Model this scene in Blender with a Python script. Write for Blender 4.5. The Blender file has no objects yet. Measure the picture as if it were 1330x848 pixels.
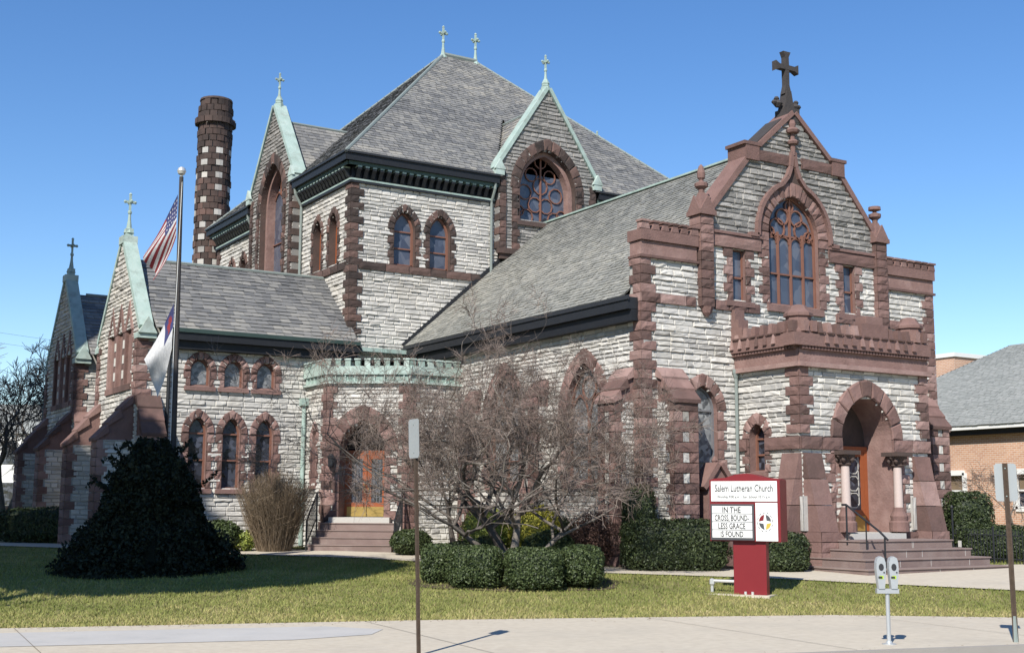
import bpy, math, random
import numpy as np
from math import sin, cos, pi, sqrt, atan2, acos, radians, hypot
R = random.Random(7)
NR = np.random.RandomState(7)
SC = bpy.context.scene
COL = SC.collection

# ------------------------------------------------------------------ camera, world, sun, exposure
F_PX, YAW, PITCH, ROLL = 1624.17, 0.552569, 0.142308, 0.0048454
EYE = np.array([0., 0., 1.75])
_f = np.array([sin(YAW)*cos(PITCH), cos(YAW)*cos(PITCH), sin(PITCH)])
_r = np.array([cos(YAW), -sin(YAW), 0.]); _u = np.cross(_r, _f)
CR = _r*cos(ROLL) + _u*sin(ROLL); CU = -_r*sin(ROLL) + _u*cos(ROLL)
cd = bpy.data.cameras.new('camera'); co = bpy.data.objects.new('camera', cd); COL.objects.link(co)
cd.sensor_width = 36; cd.lens = 36*F_PX/1330; cd.clip_end = 3000; cd.clip_start = 0.1
from mathutils import Matrix, Vector
co.matrix_world = Matrix(((CR[0], CU[0], -_f[0], EYE[0]), (CR[1], CU[1], -_f[1], EYE[1]), (CR[2], CU[2], -_f[2], EYE[2]), (0, 0, 0, 1)))
SC.camera = co
SUN_AZ, SUN_EL = 52.0, 41.0            # azimuth the shadows run to (clockwise from +Y), elevation
w = bpy.data.worlds.new('World'); SC.world = w; w.use_nodes = True
nt = w.node_tree; bg = nt.nodes['Background']
sky = nt.nodes.new('ShaderNodeTexSky'); sky.sky_type = 'NISHITA'; sky.sun_disc = False
sky.sun_elevation = radians(SUN_EL); sky.sun_rotation = radians(SUN_AZ + 180); sky.air_density = 1.0; sky.dust_density = 0.0; sky.ozone_density = 2.6
hsv = nt.nodes.new('ShaderNodeHueSaturation'); hsv.inputs['Saturation'].default_value = 1.24; hsv.inputs['Hue'].default_value = .507; nt.links.new(sky.outputs[0], hsv.inputs['Color']); nt.links.new(hsv.outputs[0], bg.inputs[0]); bg.inputs[1].default_value = 0.105
sl = bpy.data.lights.new('sun', 'SUN'); sl.energy = 4.5; sl.angle = radians(0.5); sl.color = (1.0, 0.95, 0.87)
so = bpy.data.objects.new('sun', sl); COL.objects.link(so)
_az, _el = radians(SUN_AZ), radians(SUN_EL)
sd = Vector((sin(_az)*cos(_el), cos(_az)*cos(_el), -sin(_el)))
so.rotation_euler = sd.to_track_quat('-Z', 'Y').to_euler(); so.location = (-30, -30, 60)
SC.view_settings.view_transform = 'Standard'; SC.view_settings.look = 'None'
SC.view_settings.exposure = 0.60; SC.view_settings.gamma = 1.0

# ------------------------------------------------------------------ helpers
LAWN_EDGE = [(-60, 42), (-20, 30.2), (4.0, 22.9), (11.1, 20.8), (18.5, 18.0), (21.2, 15.9), (23.2, 13.6), (26, 8), (30, -2), (34, -14)]
def gzv_(x, y):
    s = .525*x + .851*y; z = np.interp(s, [21, 31, 41, 60, 120], [-.35, .08, .33, .6, .9])
    d = y - np.interp(x, [p[0] for p in LAWN_EDGE], [p[1] for p in LAWN_EDGE])
    return -.35 + (z+.35)*np.clip(d/5.5, 0, 1)
def gz(x, y): return float(gzv_(x, y))
def pray(x, y): return _f*F_PX + CR*(x-665) + CU*(424-y)
def at(x, y, D): return EYE + pray(x, y)*D/F_PX
def ground_at(x, y):
    d = pray(x, y); d = d/np.hypot(d[0], d[1]); lo, hi = 4., 90.
    for i in range(50):
        m = (lo+hi)/2; p = EYE + m*d
        if p[2] > gz(p[0], p[1]): lo = m
        else: hi = m
    return EYE + lo*d
def foot(x, depth):
    p = at(x, 700, depth); return (float(p[0]), float(p[1]), gz(p[0], p[1]))

class Fr:
    def __init__(s, o, U, N): s.o = np.array(o, float); s.U = np.array(U, float); s.N = np.array(N, float)
    def pt(s, u, v, d=0.):
        o, U, N = s.o, s.U, s.N
        return (o[0]+u*U[0]+d*N[0], o[1]+u*U[1]+d*N[1], o[2]+v)
    def side(s, u, sgn): return Fr(s.pt(u, 0, 0), s.N, sgn*s.U)     # frame on the side of a projection
def front(Y): return Fr((0, Y, 0), (1, 0, 0), (0, -1, 0))
def left(X): return Fr((X, 0, 0), (0, 1, 0), (-1, 0, 0))
def rightf(X): return Fr((X, 0, 0), (0, 1, 0), (1, 0, 0))

class MB:
    def __init__(s): s.v = []; s.f = []; s.m = []; s.t = []
    def vert(s, p): s.v.append(p); return len(s.v)-1
    def face(s, idx, m=0, t=.5): s.f.append(idx); s.m.append(m); s.t.append(t)
    def poly(s, pts, m=0, t=.5):
        b = len(s.v); s.v.extend(pts); s.face(tuple(range(b, b+len(pts))), m, t)
    def loft(s, A, B, m=0, t=.5, close=True):
        n = len(A); b = len(s.v); s.v.extend(A); s.v.extend(B)
        for i in range(n if close else n-1):
            j = (i+1) % n; s.face((b+i, b+j, b+n+j, b+n+i), m, t)
    def prism(s, A, B, m=0, t=.5):
        s.loft(A, B, m, t); s.poly(list(A), m, t); s.poly(list(reversed(B)), m, t)
    def box(s, fr, u0, u1, v0, v1, d0, d1, m=0, t=.5):
        q = lambda d: [fr.pt(u0, v0, d), fr.pt(u1, v0, d), fr.pt(u1, v1, d), fr.pt(u0, v1, d)]
        s.prism(q(d0), q(d1), m, t)
    def wbox(s, x0, x1, y0, y1, z0, z1, m=0, t=.5): s.box(front(y0), x0, x1, z0, z1, 0, y0-y1, m, t)
    def cyl(s, p0, p1, r0, r1=None, n=8, m=0, t=.5, caps=True):
        r1 = r0 if r1 is None else r1
        p0 = np.array(p0, float); p1 = np.array(p1, float); a = p1-p0; L = np.linalg.norm(a)
        if L < 1e-6: return
        a /= L; h = np.array([1., 0, 0]) if abs(a[0]) < .8 else np.array([0, 1., 0])
        x = np.cross(a, h); x /= np.linalg.norm(x); y = np.cross(a, x)
        ring = lambda p, r: [tuple(p + r*(cos(2*pi*i/n)*x + sin(2*pi*i/n)*y)) for i in range(n)]
        A, B = ring(p0, r0), ring(p1, r1); s.loft(A, B, m, t)
        if caps: s.poly(A, m, t); s.poly(B, m, t)
    def tube(s, pts, r, n=8, m=0, t=.5):
        for a, b in zip(pts[:-1], pts[1:]): s.cyl(a, b, r, r, n, m, t)
    def lathe(s, c, prof, n=16, m=0, t=.5):
        rings = [[(c[0]+r*cos(2*pi*i/n), c[1]+r*sin(2*pi*i/n), c[2]+z) for i in range(n)] for r, z in prof]
        for A, B in zip(rings[:-1], rings[1:]): s.loft(A, B, m, t)
        s.poly(rings[0], m, t); s.poly(rings[-1], m, t)
    def build(s, name, mats, parent=None, smooth=False):
        me = bpy.data.meshes.new(name); me.from_pydata([tuple(map(float, p)) for p in s.v], [], s.f)
        for mm in (mats if isinstance(mats, (list, tuple)) else [mats]): me.materials.append(mm)
        me.polygons.foreach_set('material_index', s.m)
        a = me.attributes.new('tone', 'FLOAT', 'FACE'); a.data.foreach_set('value', s.t)
        if smooth: me.polygons.foreach_set('use_smooth', [True]*len(s.f))
        me.update()
        o = bpy.data.objects.new(name, me); COL.objects.link(o)
        if parent is not None:
            o.parent = parent; o.matrix_parent_inverse = parent_inv(parent)
        return o
def parent_inv(p):
    m = Matrix.Identity(4); q = p
    m = Matrix.Translation(p.location) if p.type == 'EMPTY' else Matrix.Identity(4)
    return m.inverted()
def mesh_np(name, V, Fq, tone, mat, parent=None, smooth=False):
    """vectorised mesh: V (n,3), Fq (m,k) indices, tone (m)"""
    me = bpy.data.meshes.new(name); n, (m, k) = len(V), Fq.shape
    me.vertices.add(n); me.vertices.foreach_set('co', V.astype(np.float32).ravel())
    me.loops.add(m*k); me.loops.foreach_set('vertex_index', Fq.astype(np.int32).ravel())
    me.polygons.add(m); me.polygons.foreach_set('loop_start', (np.arange(m)*k).astype(np.int32)); me.polygons.foreach_set('loop_total', np.full(m, k, np.int32))
    me.materials.append(mat)
    a = me.attributes.new('tone', 'FLOAT', 'FACE'); a.data.foreach_set('value', tone.astype(np.float32))
    if smooth: me.polygons.foreach_set('use_smooth', np.ones(m, bool))
    me.update(calc_edges=True); me.validate()
    o = bpy.data.objects.new(name, me); COL.objects.link(o)
    if parent is not None: o.parent = parent; o.matrix_parent_inverse = parent_inv(parent)
    return o
def thing(name, label, cat, loc=(0, 0, 0), group=None):
    o = bpy.data.objects.new(name, None); COL.objects.link(o); o.location = loc; o.empty_display_size = .3
    return tag(o, label, cat, group)
def tag(o, label, cat, group=None, kind=None):
    o['label'] = label; o['category'] = cat
    if group: o['group'] = group
    if kind: o['kind'] = kind
    return o
def struct(o): o['kind'] = 'structure'; return o

# ------------------------------------------------------------------ materials
def mat(name, ramp, rough=.85, nscale=6., namt=.25, bump=0., bscale=25., metal=0., big=0., bigscale=.6, bigcol=None, spec=.3, bdist=.02):
    m = bpy.data.materials.new(name); m.use_nodes = True; t = m.node_tree; N = t.nodes; L = t.links
    b = N['Principled BSDF']; b.inputs['Roughness'].default_value = rough; b.inputs['Metallic'].default_value = metal
    b.inputs['Specular IOR Level'].default_value = spec
    tc = N.new('ShaderNodeTexCoord'); at_ = N.new('ShaderNodeAttribute'); at_.attribute_name = 'tone'
    nz = N.new('ShaderNodeTexNoise'); nz.inputs['Scale'].default_value = nscale; nz.inputs['Detail'].default_value = 5
    L.new(tc.outputs['Object'], nz.inputs['Vector'])
    ma = N.new('ShaderNodeMath'); ma.operation = 'MULTIPLY_ADD'; ma.inputs[1].default_value = namt*2; L.new(nz.outputs[0], ma.inputs[0])
    sb = N.new('ShaderNodeMath'); sb.operation = 'SUBTRACT'; sb.inputs[1].default_value = namt; L.new(at_.outputs['Fac'], sb.inputs[0]); L.new(sb.outputs[0], ma.inputs[2])
    cr = N.new('ShaderNodeValToRGB'); L.new(ma.outputs[0], cr.inputs[0])
    e = cr.color_ramp.elements
    while len(e) < len(ramp): e.new(.5)
    for i, c in enumerate(ramp):
        if len(c) == 4: e[i].position = c[3]
        else: e[i].position = i/(len(ramp)-1) if len(ramp) > 1 else 0
        e[i].color = (c[0], c[1], c[2], 1)
    out = cr.outputs[0]
    if bigcol is not None:
        n2 = N.new('ShaderNodeTexNoise'); n2.inputs['Scale'].default_value = bigscale; n2.inputs['Detail'].default_value = 6; n2.inputs['Roughness'].default_value = .65
        L.new(tc.outputs['Object'], n2.inputs['Vector'])
        mr = N.new('ShaderNodeMapRange'); mr.inputs[1].default_value = .48; mr.inputs[2].default_value = .72; mr.inputs[4].default_value = big; L.new(n2.outputs[0], mr.inputs[0])
        mx = N.new('ShaderNodeMix'); mx.data_type = 'RGBA'; mx.inputs[7].default_value = (*bigcol, 1)
        L.new(mr.outputs[0], mx.inputs[0]); L.new(out, mx.inputs[6]); out = mx.outputs[2]
    L.new(out, b.inputs['Base Color'])
    if bump:
        n3 = N.new('ShaderNodeTexNoise'); n3.inputs['Scale'].default_value = bscale; n3.inputs['Detail'].default_value = 6; L.new(tc.outputs['Object'], n3.inputs['Vector'])
        bp = N.new('ShaderNodeBump'); bp.inputs['Strength'].default_value = bump; bp.inputs['Distance'].default_value = bdist; L.new(n3.outputs[0], bp.inputs['Height']); L.new(bp.outputs[0], b.inputs['Normal'])
    return m
M = {}
M['stone'] = mat('grey_stone', [(.26, .252, .238, 0), (.375, .364, .343, .25), (.485, .468, .435, .6), (.585, .563, .52, 1)], .9, 5, .22, .35, 22, big=.42, bigscale=.75, bigcol=(.32, .285, .22))
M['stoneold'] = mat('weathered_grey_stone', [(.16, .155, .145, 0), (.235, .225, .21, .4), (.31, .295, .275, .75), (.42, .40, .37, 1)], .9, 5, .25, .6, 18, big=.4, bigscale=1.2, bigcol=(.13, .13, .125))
M['mortar'] = mat('mortar', [(.31, .297, .272), (.40, .383, .352)], .95, 8, .3)
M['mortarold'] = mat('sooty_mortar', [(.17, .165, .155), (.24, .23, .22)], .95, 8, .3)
M['brown'] = mat('brownstone', [(.095, .06, .052, 0), (.16, .095, .083, .35), (.222, .137, .12, .75), (.30, .20, .178, 1)], .92, 3.2, .3, .7, 16, big=.5, bigscale=1.5, bigcol=(.115, .075, .066))
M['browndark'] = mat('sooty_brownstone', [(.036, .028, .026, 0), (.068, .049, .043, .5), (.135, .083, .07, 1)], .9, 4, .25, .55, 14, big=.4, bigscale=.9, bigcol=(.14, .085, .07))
M['soot'] = mat('blackened_stone', [(.03, .027, .027), (.07, .062, .06)], .85, 6, .3, .5, 16)
M['slate'] = mat('roof_slate', [(.105, .107, .11, 0), (.175, .174, .17, .35), (.25, .242, .222, .7), (.34, .315, .265, 1)], .66, 3, .14, .25, 30, big=.35, bigscale=.5, bigcol=(.125, .125, .13))
M['slatelight'] = mat('pale_roof_slate', [(.16, .163, .155, 0), (.225, .225, .205, .4), (.275, .27, .24, .75), (.33, .32, .28, 1)], .65, 3, .14, .25, 30, big=.35, bigscale=.45, bigcol=(.20, .205, .18))
M['copper'] = mat('green_copper', [(.20, .28, .245), (.31, .405, .365), (.42, .50, .46)], .65, 3, .45, .3, 12, big=.6, bigscale=2.2, bigcol=(.17, .185, .155))
M['blackmetal'] = mat('black_painted_metal', [(.012, .013, .016), (.028, .03, .034)], .5, 8, .3)
M['copperdark'] = mat('darkened_copper', [(.03, .05, .045), (.06, .10, .09)], .55, 5, .3)
M['drain'] = mat('weathered_downspout', [(.16, .18, .17), (.24, .28, .26)], .5, 5, .3)
M['wood'] = mat('varnished_wood', [(.20, .055, .022), (.33, .10, .04)], .45, 9, .3)
M['framebrown'] = mat('painted_window_frame', [(.15, .07, .05), (.24, .115, .08)], .6, 6, .3)
M['brass'] = mat('brass', [(.35, .24, .07), (.48, .34, .12)], .4, 6, .3, metal=.6)
M['dark'] = mat('dark_interior', [(.010, .009, .009), (.016, .014, .014)], .9, 6, .3)
M['step'] = mat('step_stone', [(.14, .10, .09), (.20, .145, .13), (.25, .19, .17)], .85, 3, .3, .3, 25, big=.4, bigscale=1.5, bigcol=(.26, .22, .20))
M['paleslab'] = mat('pale_stone', [(.38, .37, .34), (.48, .46, .43)], .85, 6, .3, .2, 20)
M['pinkgranite'] = mat('polished_granite', [(.42, .34, .31), (.52, .43, .39)], .4, 20, .3)
def glass_mat(name, base, lead=(.01, .01, .012), sc=(7., 9.), rough=.12, col2=(.08, .09, .12)):
    m = bpy.data.materials.new(name); m.use_nodes = True; t = m.node_tree; N = t.nodes; L = t.links
    b = N['Principled BSDF']; b.inputs['Roughness'].default_value = rough; b.inputs['Specular IOR Level'].default_value = .55
    tc = N.new('ShaderNodeTexCoord')
    vo = N.new('ShaderNodeTexVoronoi'); vo.inputs['Scale'].default_value = sc[0]; L.new(tc.outputs['Object'], vo.inputs['Vector'])
    cr = N.new('ShaderNodeValToRGB'); e = cr.color_ramp.elements; e.new(.5)
    for i, c in enumerate((lead, base, col2)): e[i].position = (0, .45, 1)[i]; e[i].color = (*c, 1)
    sp = N.new('ShaderNodeSeparateColor'); L.new(vo.outputs['Color'], sp.inputs[0]); L.new(sp.outputs[0], cr.inputs[0])
    L.new(cr.outputs[0], b.inputs['Base Color'])
    nz = N.new('ShaderNodeTexNoise'); nz.inputs['Scale'].default_value = sc[1]; L.new(tc.outputs['Object'], nz.inputs['Vector'])
    bp = N.new('ShaderNodeBump'); bp.inputs['Strength'].default_value = .12; bp.inputs['Distance'].default_value = .02; L.new(nz.outputs[0], bp.inputs['Height']); L.new(bp.outputs[0], b.inputs['Normal'])
    return m
M['glass'] = glass_mat('leaded_glass', (.035, .04, .055))
M['glassblue'] = glass_mat('protective_glazing', (.075, .09, .125), (.05, .06, .09), (3., 4.), .2, (.12, .13, .16))
M['glasspale'] = glass_mat('pale_stained_glass', (.16, .17, .18), (.06, .065, .07), (9., 5.), .25, (.30, .31, .31))
M['lead'] = mat('window_lead', [(.12, .12, .13), (.2, .2, .21)], .5, 5, .3)

# ------------------------------------------------------------------ masonry
def scan(poly, v):
    xs = []
    for (a, b), (c, d) in zip(poly, poly[1:]+poly[:1]):
        if (b <= v) != (d <= v): xs.append(a + (v-b)*(c-a)/(d-b))
    xs.sort(); return [(xs[i], xs[i+1]) for i in range(0, len(xs)-1, 2)]
def minus(iv, holes):
    for h0, h1 in holes:
        out = []
        for a, b in iv:
            if h1 <= a or h0 >= b: out.append((a, b)); continue
            if h0 > a: out.append((a, h0))
            if h1 < b: out.append((h1, b))
        iv = out
    return [(a, b) for a, b in iv if b-a > .03]
def block(mb, fr, u0, u1, v0, v1, relief=.05, d=0., m=0, t=.5, j=.009, nx=None):
    """one rock-faced stone"""
    u0 += j; u1 -= j; v0 += j; v1 -= j
    if u1-u0 < .02 or v1-v0 < .02: return
    nx = nx or max(1, min(6, int((u1-u0)/.15)))
    b = len(mb.v); iu = min(.018, (u1-u0)*.25); iv = min(.02, (v1-v0)*.25)
    us = [u0+iu+(u1-u0-2*iu)*i/nx for i in range(nx+1)]
    vs = [v0+iv, (v0+v1)/2, v1-iv]
    lean = R.uniform(-.22, .14); body = R.uniform(.55, 1.0)
    for r, v in enumerate(vs):
        for i, u in enumerate(us):
            mb.v.append(fr.pt(u + (R.uniform(-.012, .012) if 0 < i < nx else 0), v + R.uniform(-.008, .008), d + relief*max(.15, (body + (r-1)*lean + R.uniform(-.24, .24)))))
    n = nx+1
    for r in (0, 1):
        for i in range(nx): mb.face((b+r*n+i, b+r*n+i+1, b+(r+1)*n+i+1, b+(r+1)*n+i), m, t)
    # skirt down to the joint
    top = len(mb.v)
    ring = [b+i for i in range(n)] + [b+n+nx] + [b+2*n+i for i in range(nx, -1, -1)] + [b+n]
    bu = [u0+(u1-u0)*i/nx for i in range(n)]
    base = [(u, v0) for u in bu] + [(u1, (v0+v1)/2)] + [(u, v1) for u in reversed(bu)] + [(u0, (v0+v1)/2)]
    for u, v in base: mb.v.append(fr.pt(u, v, d))
    k = len(ring)
    for i in range(k): mb.face((top+i, top+(i+1) % k, ring[(i+1) % k], ring[i]), m, t)
def stones(mb, fr, poly, holes=(), hs=(.12, .14, .16, .19), wid=(.22, .68), relief=.05, m=0, mm=1, tone=(.15, 1.), d=0., vstart=None):
    v = min(p[1] for p in poly) if vstart is None else vstart; top = max(p[1] for p in poly)
    while v < top-.03:
        h = min(R.choice(hs), top-v); vm = v+h/2
        iv = scan(poly, vm)
        hl = []
        for hp in holes: hl += scan(hp, vm)
        for a, b in minus(iv, hl):
            mb.poly([fr.pt(a, v, d), fr.pt(b, v, d), fr.pt(b, v+h, d), fr.pt(a, v+h, d)], mm, R.random())
            u = a
            while u < b-.02:
                wd = R.uniform(*wid)
                if b-u-wd < wid[0]*.6: wd = b-u
                block(mb, fr, u, u+wd, v, v+h, relief*R.uniform(.6, 1.35), d, m, tone[0]+(tone[1]-tone[0])*R.random()**.75 - (.25 if R.random() < .07 else 0))
                u += wd
        v += h
def rough(mb, fr, u0, u1, v0, v1, d0, d1, m=0, t=None, amp=.025, j=.006):
    """a rock-faced box standing d1 proud: rough front, plain sides"""
    t = R.random() if t is None else t
    u0 += j; u1 -= j; v0 += j; v1 -= j
    mb.loft([fr.pt(u0, v0, d0), fr.pt(u1, v0, d0), fr.pt(u1, v1, d0), fr.pt(u0, v1, d0)],
            [fr.pt(u0, v0, d1-.008), fr.pt(u1, v0, d1-.008), fr.pt(u1, v1, d1-.008), fr.pt(u0, v1, d1-.008)], m, t)
    nx = max(2, min(5, int((u1-u0)/.13))); ny = 2 if v1-v0 < .3 else 3
    b = len(mb.v)
    for k in range(ny+1):
        for i in range(nx+1):
            eu, ev = i in (0, nx), k in (0, ny); edge = eu or ev; ch = R.uniform(0, .016)
            uu = u0+(u1-u0)*i/nx + (0 if not eu else ch*.6 if i == 0 else -ch*.6) + (R.uniform(-.015, .015) if not eu else 0)
            vv = v0+(v1-v0)*k/ny + (0 if not ev else ch*.6 if k == 0 else -ch*.6)
            mb.v.append(fr.pt(uu, vv, d1 + (.002 - (ch if R.random() < .4 else 0) if edge else R.uniform(.1, 1)*amp)))
    n = nx+1
    for k in range(ny):
        for i in range(nx): mb.face((b+k*n+i, b+k*n+i+1, b+(k+1)*n+i+1, b+(k+1)*n+i), m, t)
def arc(uc, vs, a, r, n=7):
    """pointed arch from the left spring over the apex to the right spring"""
    r = max(r, a*1.001); Rr = (a*a+r*r)/(2*a); th = math.asin(min(1, r/Rr)); P = []
    for i in range(n+1): P.append((uc + a - Rr + Rr*cos(th*i/n), vs + Rr*sin(th*i/n)))
    return [(2*uc-u, v) for u, v in P] + list(reversed(P))[1:]
def outline(uc, sill, a, spring, rise, n=7): return [(uc-a, sill)] + arc(uc, spring, a, rise, n) + [(uc+a, sill)]
def quoins(mb, frA, uA, sA, frB, uB, sB, v0, v1, h=.26, L=(.30, .46), p=.07, m=0, tn=None):
    """alternating long and short corner stones wrapped round a corner"""
    v = v0; k = 0
    n = max(1, round((v1-v0)/h)); h = (v1-v0)/n
    for k in range(n):
        la, lb = (L[1], L[0]) if k % 2 else (L[0], L[1]); t = R.random()
        a = sorted((uA-sA*p, uA+sA*la)); b = sorted((uB-sB*p, uB+sB*lb))
        rough(mb, frA, a[0], a[1], v0+k*h, v0+(k+1)*h, -.02, p, m, t)
        rough(mb, frB, b[0], b[1], v0+k*h, v0+(k+1)*h, -.02, p, m, t)
def voussoirs(mb, fr, uc, spring, a, rise, t, n=9, d=.07, m=0, rr=None, gap=.012, rough_=.02):
    inn = arc(uc, spring, a, rise, 24); out = arc(uc, spring, a+t, (rr if rr else rise+t*1.12), 24)
    K = len(inn)-1
    def samp(P, f):
        x = f*K; i = min(K-1, int(x)); q = x-i; return (P[i][0]*(1-q)+P[i+1][0]*q, P[i][1]*(1-q)+P[i+1][1]*q)
    n |= 1
    for k in range(n):
        f0, f1 = k/n, (k+1)/n; tn = R.random(); dd = d + R.uniform(-.015, .02); fs = [f0, (f0+f1)/2, f1]
        I = [samp(inn, f) for f in fs]; O = [samp(out, f) for f in fs]
        ring = I + O[::-1]
        c = (sum(p[0] for p in ring)/6, sum(p[1] for p in ring)/6)
        sh = lambda p, g: (p[0]+(c[0]-p[0])*g, p[1]+(c[1]-p[1])*g)
        g = gap/max(.1, t)*2
        base = [fr.pt(*sh(p, g), -.02) for p in ring]; mid = [fr.pt(*sh(p, g), dd*.7) for p in ring]
        top = [fr.pt(*sh(p, g+.16), dd+R.uniform(-rough_, rough_)) for p in ring]
        mb.loft(base, mid, m, tn); mb.loft(mid, top, m, tn)
        ci = mb.vert(fr.pt(c[0], c[1], dd+R.uniform(0, rough_*1.5))); b = ci-6
        for i in range(6): mb.face((b+i, b+(i+1) % 6, ci), m, tn)
def jambs(mb, fr, uc, a, sill, spring, t, h=.25, m=0, d=.06, white=None, side=(-1, 1)):
    n = max(1, round((spring-sill)/h)); hh = (spring-sill)/n
    for s in side:
        for k in range(n):
            L = t*(1.0 if k % 2 else .68)
            u = sorted((uc+s*a, uc+s*(a+L)))
            rough(mb, fr, u[0], u[1], sill+k*hh, sill+(k+1)*hh, -.02, d, m)
def bar(mb, fr, a, b, wdt, d0, d1, m=0, t=.5):
    dx, dy = b[0]-a[0], b[1]-a[1]; L = hypot(dx, dy)
    if L < 1e-6: return
    nx, ny = -dy/L*wdt/2, dx/L*wdt/2
    P = [(a[0]-nx, a[1]-ny), (b[0]-nx, b[1]-ny), (b[0]+nx, b[1]+ny), (a[0]+nx, a[1]+ny)]
    mb.prism([fr.pt(*p, d0) for p in P], [fr.pt(*p, d1) for p in P], m, t)
def pathbar(mb, fr, P, wdt, d0, d1, m=0, t=.5):
    for a, b in zip(P[:-1], P[1:]): bar(mb, fr, a, b, wdt, d0, d1, m, t)
def ringbar(mb, fr, c, r, wdt, d0, d1, m=0, n=14): pathbar(mb, fr, [(c[0]+r*cos(2*pi*i/n), c[1]+r*sin(2*pi*i/n)) for i in range(n+1)], wdt, d0, d1, m)

def window(par, fr, uc, sill, a, spring, rise, t=.28, nv=9, stone='brown', depth=.30, style='plain', glass='glass', frame='framebrown', jm=True, sillh=.14, reveal=None, name='arched_window', jh=.25, surround=True, sillw=.12, fw=.06, jd=.06):
    mb = MB(); O = outline(uc, sill, a, spring, rise, 12)
    mb.loft([fr.pt(u, v, .04) for u, v in O], [fr.pt(u, v, -depth-.04) for u, v in O], 0, .6)
    if surround:
        voussoirs(mb, fr, uc, spring, a, rise, t, nv, .075)
        if jm: jambs(mb, fr, uc, a, sill, spring, t, jh, d=jd)
    s = mb.build(name, M[stone], par)
    if sillh:
        b = MB()
        A = [fr.pt(uc-a-sillw, sill-sillh, 0), fr.pt(uc+a+sillw, sill-sillh, 0), fr.pt(uc+a+sillw, sill-sillh, .12), fr.pt(uc-a-sillw, sill-sillh, .12)]
        b.loft(A[:2]+[A[2], A[3]], [fr.pt(uc-a-sillw, sill+.06, -depth*.9), fr.pt(uc+a+sillw, sill+.06, -depth*.9), fr.pt(uc+a+sillw, sill-.02, .11), fr.pt(uc-a-sillw, sill-.02, .11)], 0, .6)
        T = [fr.pt(uc-a-sillw, sill+.06, -depth*.9), fr.pt(uc+a+sillw, sill+.06, -depth*.9), fr.pt(uc+a+sillw, sill-.02, .11), fr.pt(uc-a-sillw, sill-.02, .11)]
        b.poly(T, 0, .7); b.poly(A, 0, .4); b.build('sill', M[stone], s)
    g = MB(); G = outline(uc, sill, a-.01, spring, rise, 12)
    c = g.vert(fr.pt(uc, (sill+spring)/2, -depth)); b0 = len(g.v)
    g.v += [fr.pt(u, v, -depth) for u, v in G]
    for i in range(len(G)): g.face((c, b0+i, b0+(i+1) % len(G)))
    g.build('glass', M[glass], s)
    f = MB(); Fo = outline(uc, sill+.03, a-fw*.4, spring, rise-fw*.4, 10); pathbar(f, fr, Fo+[Fo[0]], fw, -depth+.004, -depth+.07)
    h0 = -depth+.005; h1 = -depth+.055
    if style == 'double':                                     # sash bar at spring and mid rail
        bar(f, fr, (uc-a, spring-.02), (uc+a, spring-.02), .05, h0, h1); bar(f, fr, (uc-a, (sill+spring)/2), (uc+a, (sill+spring)/2), .05, h0, h1)
    if style == 'rail': bar(f, fr, (uc-a, sill+(spring-sill)*.52), (uc+a, sill+(spring-sill)*.52), .05, h0, h1); bar(f, fr, (uc-a, spring), (uc+a, spring), .05, h0, h1)
    if style == 'lancets':                                    # two lights with tracery over
        bar(f, fr, (uc, sill), (uc, spring+.05), .07, h0, h1+.02)
        for s_ in (-1, 1): pathbar(f, fr, arc(uc+s_*a/2, spring-.1, a/2-.03, a*.75, 5), .05, h0, h1)
        ringbar(f, fr, (uc, spring+rise*.52), a*.36, .05, h0, h1)
        for y in (.36, .72): bar(f, fr, (uc-a, sill+(spring-sill)*y), (uc+a, sill+(spring-sill)*y), .035, h0, h1)
    if style == 'rose':                                       # foiled circles packed in the head
        bar(f, fr, (uc, sill), (uc, spring+rise), .06, h0, h1+.02); bar(f, fr, (uc-a, sill+.1), (uc+a, sill+.1), .06, h0, h1)
        for (x, y, r) in ((-.5, .12, .2), (.5, .12, .2), (-.2, .32, .2), (.2, .32, .2), (-.55, .5, .2), (.55, .5, .2), (0, .62, .22), (-.33, .78, .18), (.33, .78, .18), (0, 1.0, .18), (-.75, .2, .14), (.75, .2, .14)):
            ringbar(f, fr, (uc+x*a, sill+y*(spring+rise-sill)*.88), r*a*1.15, .04, h0, h1, n=10)
    if style == 'great':                                      # four lights, transom, foiled head
        for x in (-.5, 0, .5): bar(f, fr, (uc+x*a, sill), (uc+x*a, spring+(rise if x == 0 else .1)), .06, h0, h1+.02)
        for y in (.45, ): bar(f, fr, (uc-a, sill+(spring-sill)*y), (uc+a, sill+(spring-sill)*y), .05, h0, h1)
        bar(f, fr, (uc-a, spring), (uc+a, spring), .05, h0, h1)
        for x in (-.75, -.25, .25, .75): pathbar(f, fr, arc(uc+x*a, spring-.25, a*.22, .2, 4), .04, h0, h1)
        for (x, y, r) in ((-.5, .18, .3), (.5, .18, .3), (-.28, .5, .24), (.28, .5, .24), (0, .78, .16), (-.78, .06, .16), (.78, .06, .16)): ringbar(f, fr, (uc+x*a, spring+y*rise), r*a, .045, h0, h1)
    f.build('frame', M[frame], s)
    return s
def hole(uc, sill, a, spring, rise, e=.03): return outline(uc, sill, a+e, spring, rise+e, 8)

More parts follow.
